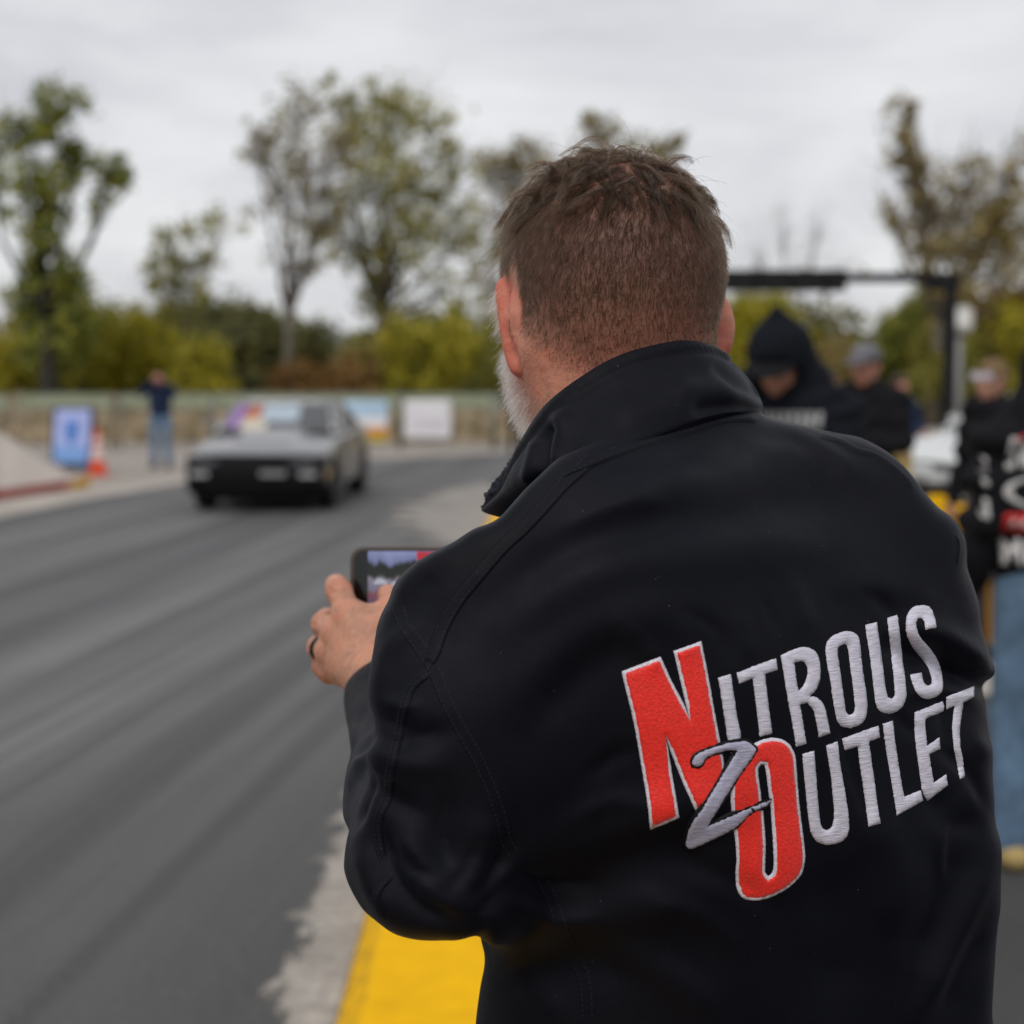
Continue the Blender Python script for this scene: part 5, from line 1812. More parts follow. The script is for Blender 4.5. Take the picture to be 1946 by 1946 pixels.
def patch(name, loops, mat, base, crown, edge_px=5.0, grid=6.0, jitter=0.0, **props):
    """stitched shape lying on the jacket: loops in photograph pixels, even-odd; base/crown heights in mm"""
    loops = [round_poly(l, 3.2) for l in loops]
    if jitter:
        loops = [l + rng.normal(size=l.shape) * jitter for l in loops]
    pts, edges = [], []
    for l in loops:
        o = len(pts)
        pts += [Vector((float(x), float(y))) for x, y in l]
        edges += [(o + i, o + (i + 1) % len(l)) for i in range(len(l))]
    allp = np.concatenate(loops)
    xs = np.arange(allp[:, 0].min(), allp[:, 0].max(), grid)
    ys = np.arange(allp[:, 1].min(), allp[:, 1].max(), grid)
    X, Y = [a.ravel() for a in np.meshgrid(xs, ys)]
    ins = np.zeros(X.shape, bool)
    dist = np.full(X.shape, 1e9)
    for l in loops:
        ins ^= in_poly(X, Y, l)
        dist = np.minimum(dist, seg_dist(X, Y, l, True)[0])
    kp = ins & (dist > grid * 0.35)
    pts += [Vector((float(x), float(y))) for x, y in zip(X[kp], Y[kp])]
    vo, eo, fo, _, _, _ = delaunay_2d_cdt(pts, edges, [], 0, 1e-4)
    vo = np.array([tuple(v) for v in vo])
    fo = np.array(fo)
    cen = vo[fo].mean(1)
    ins = np.zeros(len(cen), bool)
    for l in loops:
        ins ^= in_poly(cen[:, 0], cen[:, 1], l)
    fo = fo[ins]
    dist = np.full(len(vo), 1e9)
    for l in loops:
        dist = np.minimum(dist, seg_dist(vo[:, 0], vo[:, 1], l, True)[0])
    V = np.zeros((len(vo), 3))
    N = np.zeros((len(vo), 3))
    for i, (x, y) in enumerate(vo):
        h, n = hit(x, y)
        if h is None:
            h, n = hit(x - 8, y)
        if h is None:
            h, n = V[i - 1], N[i - 1]
        V[i], N[i] = h, n
    prof = np.clip(dist / edge_px, 0, 1)
    prof = np.sqrt(np.clip(prof * (2 - prof), 0, 1))
    top = V + N * ((base + crown * prof) * 1e-3)[:, None]
    # skirt down to the cloth
    cnt = {}
    for f in fo:
        for a, b in ((f[0], f[1]), (f[1], f[2]), (f[2], f[0])):
            cnt[(a, b)] = cnt.get((a, b), 0) + 1
    bnd = [e for e in cnt if (e[1], e[0]) not in cnt]
    bs = sorted({i for e in bnd for i in e})
    mp_ = {b: len(top) + k for k, b in enumerate(bs)}
    low = V[bs] - N[bs] * 0.0008
    VV = np.concatenate([top, low])
    FF = [tuple(f) for f in fo] + [(e[1], e[0], mp_[e[0]], mp_[e[1]]) for e in bnd]
    # orient towards the camera
    a, b, c = VV[FF[0][0]], VV[FF[0][1]], VV[FF[0][2]]
    if np.cross(b - a, c - a) @ FWD > 0:
        FF = [f[::-1] for f in FF]
    return man_part(name, VV, FF, mat, jacket, **props)

N_OUT = zz([(105, 397), (293, 325), (345, 440), (408, 560), (437, 640), (412, 540), (380, 400), (355, 298), (490, 250), (525, 430), (552, 580), (578, 720), (600, 850),
            (606, 960), (600, 1010), (462, 1068), (400, 930), (345, 790), (318, 705), (345, 870), (365, 990), (383, 1103), (243, 1162), (228, 1020), (200, 850), (165, 650), (130, 500)])
O_OUT = zz([(690, 790), (745, 745), (790, 725), (850, 718), (905, 740), (938, 790), (948, 850), (955, 950), (970, 1100), (985, 1220), (990, 1300), (975, 1370), (930, 1425), (870, 1465),
            (800, 1495), (740, 1503), (690, 1490), (662, 1445), (655, 1380), (660, 1300), (655, 1220), (645, 1140), (635, 1060), (633, 980), (645, 870)])
O_IN = zz([(763, 870), (778, 845), (797, 848), (805, 900), (815, 980), (825, 1060), (835, 1200), (840, 1330), (832, 1370), (812, 1385), (798, 1365), (800, 1250), (795, 1150), (785, 1050), (773, 960)])
TWO = zz([(440, 830), (455, 800), (500, 775), (560, 755), (620, 738), (680, 730), (712, 735), (752, 772), (720, 822), (650, 920), (580, 1030), (535, 1100), (515, 1137), (600, 1100), (680, 1065),
          (760, 1035), (820, 1014), (790, 1045), (740, 1065), (705, 1088), (690, 1107), (640, 1150), (560, 1192), (480, 1230), (430, 1250), (412, 1225), (420, 1170), (440, 1120), (490, 1050),
          (540, 970), (600, 870), (640, 805), (655, 778), (615, 775), (550, 790), (503, 815), (490, 842), (470, 857), (446, 850)])

patch('letter_border', [N_OUT], M_BORDER, 0.2, 0.8, 4, 6, 0.25)
patch('letter', [inset(N_OUT, 5.0)], M_RED, 0.9, 0.75, 7, 6, 0.2, label='large red embroidered N')
patch('letter_border', [O_OUT, O_IN], M_BORDER, 0.25, 0.85, 4, 6, 0.25)
patch('letter', [inset(O_OUT, 5.0), inset(O_IN, -5.0)], M_RED, 1.0, 0.75, 7, 6, 0.2, label='large red embroidered O')
WH = dict(I=[[(572, 427), (633, 410), (648, 520), (665, 630), (680, 712), (660, 790), (636, 800), (618, 722), (600, 610), (585, 510)]],
 T=[[(660, 405), (755, 367), (850, 332), (858, 388), (797, 410), (805, 480), (818, 590), (832, 695), (772, 712), (762, 620), (750, 520), (738, 430), (672, 455)]],
 R=[[(873, 318), (950, 285), (1000, 280), (1040, 300), (1060, 345), (1065, 400), (1058, 450), (1040, 490), (1012, 518), (1048, 522), (1080, 560), (1095, 610), (1112, 695), (1058, 715), (1045, 640), (1030, 580), (1002, 548),
     (965, 557), (980, 640), (997, 745), (948, 760), (930, 650), (910, 540), (890, 420)], [(938, 355), (960, 347), (985, 349), (1000, 370), (1003, 405), (995, 440), (975, 475), (958, 492), (948, 430)]],
 O=[[(1090, 290), (1100, 250), (1130, 222), (1175, 205), (1215, 205), (1245, 225), (1255, 260), (1262, 330), (1275, 430), (1288, 520), (1290, 590), (1275, 635), (1240, 660), (1200, 670), (1165, 660), (1145, 630), (1130, 560), (1115, 450), (1100, 370)],
    [(1148, 290), (1165, 270), (1185, 265), (1197, 280), (1205, 340), (1218, 440), (1230, 530), (1232, 580), (1220, 600), (1200, 608), (1188, 590), (1178, 530), (1165, 430), (1153, 350)]],
 U=[[(1282, 172), (1337, 158), (1350, 250), (1365, 360), (1380, 480), (1390, 520), (1410, 528), (1425, 510), (1420, 430), (1408, 320), (1395, 200), (1388, 138), (1437, 122), (1450, 230), (1462, 340), (1475, 440), (1480, 510), (1465, 560), (1430, 590),
     (1390, 600), (1350, 585), (1332, 545), (1322, 470), (1308, 350), (1293, 250)]],
 S=[[(1625, 185), (1572, 195), (1570, 160), (1555, 140), (1538, 140), (1528, 160), (1532, 195), (1550, 235), (1590, 280), (1625, 330), (1648, 390), (1657, 450), (1650, 495), (1620, 520), (1580, 530), (1545, 515), (1520, 480), (1503, 430), (1500, 412), (1553, 402),
     (1560, 440), (1575, 462), (1592, 465), (1603, 450), (1598, 410), (1580, 370), (1545, 325), (1505, 270), (1482, 215), (1478, 165), (1488, 115), (1515, 85), (1555, 76), (1590, 85), (1610, 115), (1620, 150)]],
 U2=[[(978, 795), (1035, 780), (1042, 880), (1052, 1000), (1062, 1110), (1072, 1150), (1095, 1165), (1118, 1150), (1130, 1110), (1128, 1030), (1118, 920), (1100, 800), (1092, 755), (1148, 735), (1158, 830), (1175, 930), (1192, 1030), (1203, 1120), (1198, 1180),
      (1170, 1215), (1130, 1230), (1085, 1232), (1045, 1215), (1020, 1175), (1008, 1100), (995, 980), (985, 880)]],
 T2=[[(1170, 722), (1260, 688), (1345, 658), (1352, 715), (1300, 735), (1312, 830), (1328, 940), (1342, 1050), (1355, 1130), (1298, 1147), (1285, 1050), (1270, 940), (1255, 840), (1245, 757), (1183, 778)]],
 L=[[(1365, 650), (1415, 635), (1425, 730), (1440, 830), (1455, 930), (1470, 1002), (1550, 970), (1560, 1020), (1500, 1055), (1435, 1092), (1420, 1000), (1400, 880), (1382, 770)]],
 E=[[(1520, 595), (1655, 540), (1663, 575), (1655, 590), (1580, 622), (1570, 640), (1575, 700), (1580, 755), (1640, 715), (1643, 770), (1590, 797), (1600, 860), (1612, 935), (1672, 893), (1680, 945), (1630, 985), (1582, 1020), (1560, 980), (1545, 890), (1530, 780), (1520, 680)]],
 T3=[[(1672, 520), (1808, 468), (1806, 520), (1756, 545), (1748, 600), (1738, 680), (1742, 760), (1755, 840), (1762, 905), (1740, 918), (1728, 860), (1712, 780), (1703, 690), (1705, 620), (1714, 562), (1675, 580)]])
for key, loops in WH.items():
    patch('letter', [zz(l) for l in loops], M_WHITE, 0.25, 1.15, 9, 6, 0.35, label='white embroidered letter ' + key[0])
patch('numeral_border', [inset(TWO, -4.6)], M_BLACKT, 1.5, 0.8, 4, 6, 0.2)
patch('numeral', [TWO], M_GREY, 2.2, 0.8, 8, 6, 0.25, label='grey brush-stroke numeral 2 outlined in black')
# ---- head ---------------------------------------------------------------------
def skin_mat(name, base, red):
    M = Mat(name, base, 0.5)
    v = M.coord('Object')
    at = M.attr('tone')               # r: redness, g: shaved scalp
    sp = M.n('ShaderNodeSeparateColor')
    M.l(at.outputs['Color'], sp.inputs['Color'])
    f = M.noise(v, 60, 6, 0.68, 0.5)
    c = M.ramp(f, [(0.30, tuple(x * 0.62 for x in base[:3])), (0.55, base[:3]), (0.72, (min(1, base[0] * 1.14), base[1] * 0.84, base[2] * 0.78))])
    c = M.mix(sp.outputs[0], c, red)
    c = M.mix(sp.outputs[1], c, (0.125, 0.060, 0.045, 1))
    vo = M.n('ShaderNodeTexVoronoi', Scale=260.0)
    M.l(v, vo.inputs['Vector'])
    fr = M.math('MULTIPLY', M.math('LESS_THAN', vo.outputs['Distance'], 0.22), M.math('GREATER_THAN', M.noise(v, 60, 2), 0.55))
    c = M.mix(M.math('MULTIPLY', fr, 0.22), c, (0.25, 0.10, 0.06, 1))
    M.color(c)
    M.b.inputs['Subsurface Weight'].default_value = 0.25
    M.b.inputs['Subsurface Radius'].default_value = (1.0, 0.32, 0.18)
    M.b.inputs['Subsurface Scale'].default_value = 0.006
    n1 = M.bump(M.noise(v, 380, 4, 0.65), 0.4, 0.0018)
    M.bump(M.noise(v, 110, 5, 0.65), 0.32, 0.004, n1)
    return M.m
M_SKIN = skin_mat('skin', (0.53, 0.255, 0.160, 1), (0.52, 0.105, 0.060, 1))

HY, HP, HR = R(21), R(10), R(3.0)
hf = np.array([-math.sin(HY) * math.cos(HP), math.cos(HY) * math.cos(HP), -math.sin(HP)])
hl = np.array([-math.cos(HY), -math.sin(HY), 0.0])
hl = hl * math.cos(HR) + np.array([0, 0, 1.0]) * math.sin(HR)
hl -= hf * (hl @ hf)
hl /= np.linalg.norm(hl)
hu = np.cross(hf, -hl)
hu = -np.cross(hl, hf) if hu[2] < 0 else hu
if hu[2] < 0:
    hu = -hu
HM = [hl, hf, hu]
CC = W(1161, 500, 1.335)
def H(l, f, u):
    return CC + l * hl + f * hf + u * hu
hd = Field(CC - np.array([.15, .17, .22]), CC + np.array([.15, .19, .13]), 0.0021)
hd.ell(H(0, 0, -.003), (.0775, .097, .079), HM, .01)
hd.ell(H(0, -.022, -.026), (.070, .074, .066), HM, .03)
hd.ell(H(0, .010, .008), (.072, .084, .073), HM, .02)
hd.ell(H(0, .052, -.045), (.064, .050, .078), HM, .03)                 # face
hd.ell(H(0, .048, -.095), (.058, .050, .045), HM, .03)                 # jaw
hd.ell(H(0, .088, -.122), (.024, .020, .020), HM, .025)                # chin
for s in (-1, 1):
    hd.ell(H(s * .036, .078, -.052), (.024, .022, .020), HM, .015)     # cheekbone
    hd.ell(H(s * .031, .108, -.022), (.016, .014, .010), HM, .010, 'cut')
    hd.ell(H(s * .031, .092, -.022), (.0125, .0125, .0125), HM, .003)  # eyelids over the eye
    hd.cone(H(s * .008, .098, -.008), H(s * .045, .085, -.006), .008, .006, .010)
hd.cone(H(0, .098, -.012), H(0, .118, -.058), .007, .010, .008)        # nose
for s in (-1, 1):
    hd.ell(H(s * .011, .110, -.060), (.008, .009, .007), HM, .006)
hd.cone(H(-.018, .098, -.088), H(.018, .098, -.088), .006, .006, .006) # lips
hd.cone(H(-.016, .096, -.097), H(.016, .096, -.097), .0065, .0065, .005)
NECK0, NECK1 = H(0, -.012, -.075), W(1240, 850, 1.315)
hd.cone(NECK0, NECK1, .060, .070, .035)
hd.cone(H(0, .02, -.10), W(1200, 900, 1.345), .048, .06, .03)
for s in (-1, 1):
    hd.cone(H(s * .060, -.008, -.075), W(1240, 880, 1.31) + s * hl * .04, .016, .03, .03)   # neck muscle
# ears: root, bowl and rim laid out on the side of the head
def ear(pts_root, pts_rim, pts_bowl):
    rim = catmull(pts_rim, 22)
    rad = np.interp(np.linspace(0, 1, 22), [0, .15, .4, .7, .88, 1], [.0046, .0056, .0056, .0052, .0062, .0074])
    hd.chain(list(rim), list(rad), .003)
    bw_ = catmull(pts_bowl, 10)
    hd.chain(list(bw_), list(np.interp(np.linspace(0, 1, 10), [0, .5, 1], [.0086, .0112, .0088])), .005)
    root = catmull(pts_root, 14)
    for i in range(14):
        q = rim[int(round(3 + i * 18 / 13))]
        p = root[i]
        m = (p + q) / 2 + FWD * 0.0035
        hd.chain([p, m, q], [.0052, .0036, .0030], .0045)
rootL = [W(992, 553, 1.322), W(1004, 590, 1.312), W(1013, 630, 1.306), W(1018, 665, 1.304), W(1012, 688, 1.306)]
rimL = [W(974, 544, 1.337), W(957, 545, 1.336), W(958, 580, 1.330), W(964, 625, 1.325), W(971, 665, 1.322), W(981, 690, 1.319), W(991, 700, 1.315)]
bowlL = [W(988, 572, 1.317), W(996, 615, 1.310), W(1003, 660, 1.307)]
ear(rootL, rimL, bowlL)
# fold between rim and bowl, and the groove behind the ear
hd.chain(list(catmull([W(971, 566, 1.320), W(974, 590, 1.315), W(980, 630, 1.309), W(988, 672, 1.306)], 10)), [.0036] * 10, .0028, 'cut')
hd.chain([W(1021, 655, 1.292), W(1021, 678, 1.290), W(1014, 692, 1.293)], [.003, .0042, .003], .004, 'cut')
def mirror(p):
    d = p - CC
    return p - 2 * (d @ hl) * hl
shift = W(1360, 630, 1.386) - mirror(W(962, 625, 1.326))
mr = lambda L: [mirror(p) + shift for p in L]
rootR, rimR, bowlR = mr(rootL), mr(rimL), mr(bowlL)
ear(rootR, rimR, bowlR)
HV, HF = hd.mesh()
HV = smooth_verts(HV, HF, 3, 0.5)
hN = vert_normals(HV, HF)
loc = (HV - CC) @ np.array(HM).T           # l, f, u
earc = np.minimum(np.min([np.linalg.norm(HV - p, axis=1) for p in rimL + bowlL + rootL], 0), np.min([np.linalg.norm(HV - p, axis=1) for p in rimR + bowlR + rootR], 0))
earR = np.min([np.linalg.norm(HV - p, axis=1) for p in rimR + bowlR + rootR], 0)
red = np.clip(1 - (earc - .006) / .014, 0, 1) * 0.85
red = np.maximum(red, 0.35 * np.clip(1 - np.abs(loc[:, 2] + .09) / .05, 0, 1))
def sstep(x, a, b):
    t = np.clip((x - a) / (b - a), 0, 1)
    return t * t * (3 - 2 * t)
def hair_zone(l, f, u, e):
    """0..1 how much hair grows here (head coordinates, e = distance to an ear)"""
    al = np.abs(l)
    nape = -0.112 + 0.85 * np.clip(al - 0.036, 0, 1) + 0.8 * np.clip(f + 0.026, 0, 1)
    back = sstep(u, nape - 0.010, nape + 0.018)
    side = sstep(u, -0.012, 0.004)
    burn = sstep(u, -0.045, -0.030) * sstep(f, 0.012, 0.018) * sstep(f, 0.050, 0.040)
    z = np.where(f < -0.006, back, np.maximum(side, burn))
    front = sstep(0.055 + 0.45 * np.clip(u - 0.03, 0, 1) - f, 0.0, 0.012)
    z = z * np.where(f > 0.0, front, 1)
    return z * sstep(e, 0.008, 0.013)
hz = hair_zone(loc[:, 0], loc[:, 1], loc[:, 2], earc) * sstep(earR, .014, .020) * sstep(earc, .0125, .018)
# hands are modelled in the same skin further down
skin_V, skin_F, skin_red, skin_scalp = [HV], [HF], [red], [hz * 0.9 * (0.5 + 0.5 * sstep(loc[:, 2], -.095, -.01))]

# ---- left hand: index finger up the phone's edge, the others folded behind it ----
hn = Field(W(700, 1210, 1.55) - np.array([.11, .12, .12]), W(700, 1210, 1.55) + np.array([.10, .16, .11]), 0.0019)
WR = W(718, 1290, 1.500)
PHD = 1.600
mcp = [W(662, 1168, 1.535), W(640, 1201, 1.540), W(627, 1238, 1.546), W(628, 1272, 1.552)]
hn.cone(W(735, 1325, 1.475), WR, .027, .027, .01)
for m_, r_ in zip(mcp, (.0128, .0125, .012, .0115)):
    hn.cone(WR, m_, .0185, r_, .014)
hn.cone(W(690, 1215, 1.528), W(668, 1255, 1.535), .015, .015, .012)
fing = [([mcp[0], W(644, 1123, 1.556), W(640, 1113, 1.590), W(662, 1126, 1.622)], [.0126, .0114, .0100, .0085]),
        ([mcp[1], W(615, 1186, 1.572), W(622, 1176, 1.612), W(668, 1170, 1.626)], [.0124, .0108, .0096, .0085]),
        ([mcp[2], W(606, 1230, 1.578), W(616, 1226, 1.618), W(668, 1214, 1.630)], [.0118, .0103, .0092, .008]),
        ([mcp[3], W(614, 1266, 1.582), W(626, 1258, 1.616), W(668, 1246, 1.628)], [.0112, .0096, .0085, .0075])]
for p, r_ in fing:
    hn.chain(p, r_, .006)
    hn.ell(p[0] - FWD * 0.002, (r_[0] * 1.03,) * 3, None, .006)      # knuckle
hn.chain([W(735, 1255, 1.505), W(757, 1195, 1.515), W(748, 1160, 1.535), W(737, 1130, 1.560)], [.019, .0138, .0118, .0098], .012)   # thumb over the screen
hn.cone(W(700, 1180, 1.530), W(742, 1195, 1.520), .0125, .014, .016)
for a_, b_ in ((mcp[0], mcp[1]), (mcp[1], mcp[2]), (mcp[2], mcp[3])):
    m_ = (a_ + b_) / 2 - FWD * 0.008
    hn.cone(m_, m_ * .6 + WR * .4 - FWD * .008, .0035, .002, .006, 'cut')
# tendons, veins and knuckle creases on the back of the hand
for m_ in mcp:
    hn.chain([m_ * .9 + WR * .1 - FWD * .0125, m_ * .55 + WR * .45 - FWD * .0165, m_ * .25 + WR * .75 - FWD * .0185], [.0030, .0022, .0012], .006)
hn.chain([W(668, 1195, 1.520), W(686, 1225, 1.513), W(682, 1262, 1.512)], [.0016, .0018, .0014], .004)
hn.chain([W(690, 1190, 1.518), W(706, 1225, 1.508), W(700, 1262, 1.504)], [.0014, .0018, .0014], .004)
for p, r_ in fing:
    for q_ in (-.25, .1):
        c_ = p[1] + (p[0] - p[1]) * (q_ * .5) - FWD * r_[1] * 1.05
        hn.cone(c_ - RGT * .006, c_ + RGT * .006, .0010, .0010, .0016, 'cut')
V1, F1 = hn.mesh()
V1 = smooth_verts(V1, F1, 2, 0.5)
kn = np.min([np.linalg.norm(V1 - p, axis=1) for p in mcp + [f_[0][1] for f_ in fing]], 0)
skin_V.append(V1); skin_F.append(F1); skin_red.append(np.clip(1 - kn / .018, 0, 1) * 0.6); skin_scalp.append(np.zeros(len(V1)))
# ---- right hand, holding the other end of the phone
hn = Field(W(960, 1220, 1.57) - np.array([.10, .10, .10]), W(960, 1220, 1.57) + np.array([.13, .14, .10]), 0.0026)
WR2 = np.array([0.075, 1.575, 1.462])
t0 = W(985, 1180, 1.565)
mc2 = [t0 + np.array([.014, .006, .018 - .019 * i]) for i in range(4)]
hn.cone(np.array([0.12, 1.575, 1.45]), WR2, .026, .027, .01)
for i, m_ in enumerate(mc2):
    hn.cone(WR2, m_, .018, .012, .012)
    hn.chain([m_, m_ + np.array([.012, .028, .012 - .006 * i]), m_ + np.array([-.012, .056, .006]), m_ + np.array([-.038, .056, .002])], [.012, .0105, .0095, .008], .006)
hn.chain([WR2 + np.array([-.01, -.012, .01]), t0 + np.array([-.008, -.012, .005]), t0 + np.array([-.03, .010, .022])], [.017, .0125, .0095], .01)
V2, F2 = hn.mesh()
V2 = smooth_verts(V2, F2, 2, 0.5)
skin_V.append(V2); skin_F.append(F2); skin_red.append(np.zeros(len(V2)) + .1); skin_scalp.append(np.zeros(len(V2)))
# arms inside the sleeves tie head and hands into one figure
def arm(path, hand_i):
    mb = MB()
    mb.tube(path, .022, 8, caps=False)
    V = np.array(mb.V)
    F = np.array(mb.F)
    base = sum(len(v) for v in skin_V)
    quads = list(F + 0)
    def near(P, i):
        q = skin_V[i]
        return np.argsort(np.linalg.norm(q - P, axis=1))[:2]
    offs = np.cumsum([0] + [len(v) for v in skin_V])
    a = near(V[0], hand_i) + offs[hand_i] - base
    b = near(V[-8], 0) + offs[0] - base
    quads.append(np.array([0, 1, a[1], a[0]]))
    n_ = len(V)
    quads.append(np.array([n_ - 8, n_ - 7, b[1], b[0]]))
    skin_V.append(V)
    skin_F.append(np.array(quads))
    skin_red.append(np.zeros(n_))
    skin_scalp.append(np.zeros(n_))
arm([tuple(p) for p in (W(735, 1325, 1.485), W(775, 1520, 1.28), W(820, 1640, 1.16), W(878, 1400, 1.165), SL, NB)], 1)
arm([tuple(p) for p in (np.array([0.115, 1.575, 1.452]), np.array([0.20, 1.565, 1.42]), ER, SR, NB)], 2)
off = np.cumsum([0] + [len(v) for v in skin_V])
body = man_part('body', np.concatenate(skin_V), np.concatenate([f + o for f, o in zip(skin_F, off)]), M_SKIN)
at = body.data.color_attributes.new('tone', 'FLOAT_COLOR', 'POINT')
cd = np.zeros((off[-1], 4), dtype=np.float32)
cd[:, 0] = np.concatenate(skin_red)
cd[:, 1] = np.concatenate(skin_scalp)
cd[:, 3] = 1
at.data.foreach_set('color', cd.ravel())
# eyes
M_EYE = plain('eye', (0.7, 0.7, 0.68, 1), 0.1, 0.05, 30)
for s in (-1, 1):
    mb = MB()
    c = H(s * .031, .094, -.022)
    mb.lathe([(0.0115 * math.sin(a), -0.0115 * math.cos(a)) for a in np.linspace(0.05, math.pi - .05, 9)], 12, tuple(c - MAN_LOC))
    mb.build('eye', M_EYE, man, True)
# wedding band
ring_c = fing[2][0][0] * 0.42 + fing[2][0][1] * 0.58
ax = fing[2][0][1] - fing[2][0][0]
ax /= np.linalg.norm(ax)
a1 = np.cross(ax, [0, 0, 1.0]); a1 /= np.linalg.norm(a1)
a2 = np.cross(ax, a1)
mb = MB()
Vr, Fr = [], []
for i in range(36):
    t = 2 * math.pi * i / 36
    o = a1 * math.cos(t) + a2 * math.sin(t)
    for (r_, w_) in ((.0114, -.0038), (.0128, -.0034), (.0128, .0034), (.0114, .0038)):
        Vr.append(ring_c + o * r_ + ax * w_ - MAN_LOC)
for i in range(36):
    for k in range(4):
        Fr.append((i * 4 + k, i * 4 + (k + 1) % 4, ((i + 1) % 36) * 4 + (k + 1) % 4, ((i + 1) % 36) * 4 + k))
mb.add(Vr, Fr)
mb.build('finger_ring', Mat('black_ring', (0.006, 0.006, 0.007, 1), 0.25, Metallic=0.6).m, man, True)

# ---- hair ----------------------------------------------------------------------
def hair_mat(name, c_dark, c_light, grey, p_grey, ior=1.26):
    m = bpy.data.materials.new(name)
    m.use_nodes = True
    t = m.node_tree
    t.nodes.clear()
    out = t.nodes.new('ShaderNodeOutputMaterial')
    b = t.nodes.new('ShaderNodeBsdfHairPrincipled')
    b.parametrization = 'COLOR'
    hi = t.nodes.new('ShaderNodeHairInfo')
    r = t.nodes.new('ShaderNodeValToRGB')
    e = r.color_ramp.elements
    e[0].position, e[0].color = 0.0, c_dark
    e[1].position, e[1].color = max(0.02, 1 - p_grey - 0.02), c_light
    g = e.new(min(0.999, 1 - p_grey))
    g.color = grey
    t.links.new(hi.outputs['Random'], r.inputs['Fac'])
    t.links.new(r.outputs['Color'], b.inputs['Color'])
    b.inputs['Roughness'].default_value = 0.32
    b.inputs['Radial Roughness'].default_value = 0.45
    b.inputs['IOR'].default_value = ior
    t.links.new(b.outputs[0], out.inputs['Surface'])
    return m
M_HAIR = hair_mat('brown_hair', (0.003, 0.0016, 0.001, 1), (0.042, 0.023, 0.012, 1), (0.22, 0.19, 0.165, 1), 0.03)
M_BEARD = hair_mat('grey_beard_hair', (0.13, 0.08, 0.05, 1), (0.42, 0.35, 0.29, 1), (0.66, 0.62, 0.58, 1), 0.52)

def head_sdf(P):
    q = (P - hd.lo) / hd.h
    q = np.clip(q, 0, np.array(hd.f.shape) - 1.001)
    i = q.astype(int)
    a = q - i
    f = hd.f
    r = 0
    for dx in (0, 1):
        for dy in (0, 1):
            for dz in (0, 1):
                w = (a[:, 0] if dx else 1 - a[:, 0]) * (a[:, 1] if dy else 1 - a[:, 1]) * (a[:, 2] if dz else 1 - a[:, 2])
                r = r + w * f[i[:, 0] + dx, i[:, 1] + dy, i[:, 2] + dz]
    return r
def head_grad(P):
    e = 0.003
    g = np.stack([head_sdf(P + e * np.eye(3)[k]) - head_sdf(P - e * np.eye(3)[k]) for k in range(3)], 1)
    return g / (np.linalg.norm(g, axis=1)[:, None] + 1e-9)

tri = np.concatenate([HF[:, [0, 1, 2]], HF[:, [0, 2, 3]]])
ta = np.linalg.norm(np.cross(HV[tri[:, 1]] - HV[tri[:, 0]], HV[tri[:, 2]] - HV[tri[:, 0]]), axis=1) / 2
def scatter(n, weight):
    w = ta * weight[tri].mean(1)
    k = rng.choice(len(tri), n, p=w / w.sum())
    u = rng.random((n, 2))
    s_ = u.sum(1) > 1
    u[s_] = 1 - u[s_]
    a, b, c = HV[tri[k, 0]], HV[tri[k, 1]], HV[tri[k, 2]]
    P = a + (b - a) * u[:, :1] + (c - a) * u[:, 1:]
    return P, hN[tri[k, 0]]
CROWN = H(-0.012, -0.045, 0.075)
def flow(P, N):
    d = P - CROWN
    t = d - N * np.sum(d * N, 1)[:, None]
    t /= np.linalg.norm(t, axis=1)[:, None] + 1e-9
    dn = -hu - N * (N @ -hu)[:, None]
    t = t + 0.55 * dn * np.clip((0.03 - (P - CC) @ hu) / 0.05, 0, 1)[:, None]
    return t / (np.linalg.norm(t, axis=1)[:, None] + 1e-9)
def grow(P, N, length, lift, npt, grav, wob, tip_dir=None, pull=0.0, keep=0.0006, curl=0.0):
    T = flow(P, N) if tip_dir is None else tip_dir
    D = T * (1 - lift)[:, None] + N * lift[:, None] + rng.normal(size=P.shape) * wob
    D /= np.linalg.norm(D, axis=1)[:, None]
    pts = [P - N * 0.0008]
    step = (length / (npt - 1))[:, None]
    cur = P.copy()
    side = np.cross(N, T)
    cs = (rng.random(len(P)) - 0.5)[:, None] * 2
    for i in range(1, npt):
        D = D + np.array([0, 0, -1.0]) * grav[:, None] + side * cs * curl + T * pull
        D /= np.linalg.norm(D, axis=1)[:, None]
        cur = cur + D * step
        s_ = head_sdf(cur)
        g = head_grad(cur)
        push = np.clip(keep - s_, 0, 0.01)
        cur = cur + g * push[:, None]
        into = np.clip(-np.sum(D * g, 1), 0, 1) * (s_ < keep + 0.001)
        D = D + g * into[:, None]
        pts.append(cur.copy())
    return np.stack(pts, 1)
def make_hair(name, groups, mat, parent):
    hc = bpy.data.hair_curves.new(name)
    sizes, P, Rr = [], [], []
    for pts, r0, r1 in groups:
        n, k, _ = pts.shape
        sizes += [k] * n
        P.append(pts.reshape(-1, 3))
        t = np.linspace(0, 1, k)
        Rr.append(np.tile(r0 + (r1 - r0) * t ** 1.5, n))
    hc.add_curves(sizes)
    hc.attributes['position'].data.foreach_set('vector', (np.concatenate(P) - MAN_LOC).astype(np.float32).ravel())
    ra = hc.attributes.get('radius') or hc.attributes.new('radius', 'FLOAT', 'POINT')
    ra.data.foreach_set('value', np.concatenate(Rr).astype(np.float32))
    hc.materials.append(mat)
    return link(name, hc, parent)
groups = []
topness = sstep(loc[:, 2] + 0.10 * np.clip(-loc[:, 1] - 0.02, -0.05, 1), 0.024, 0.042)
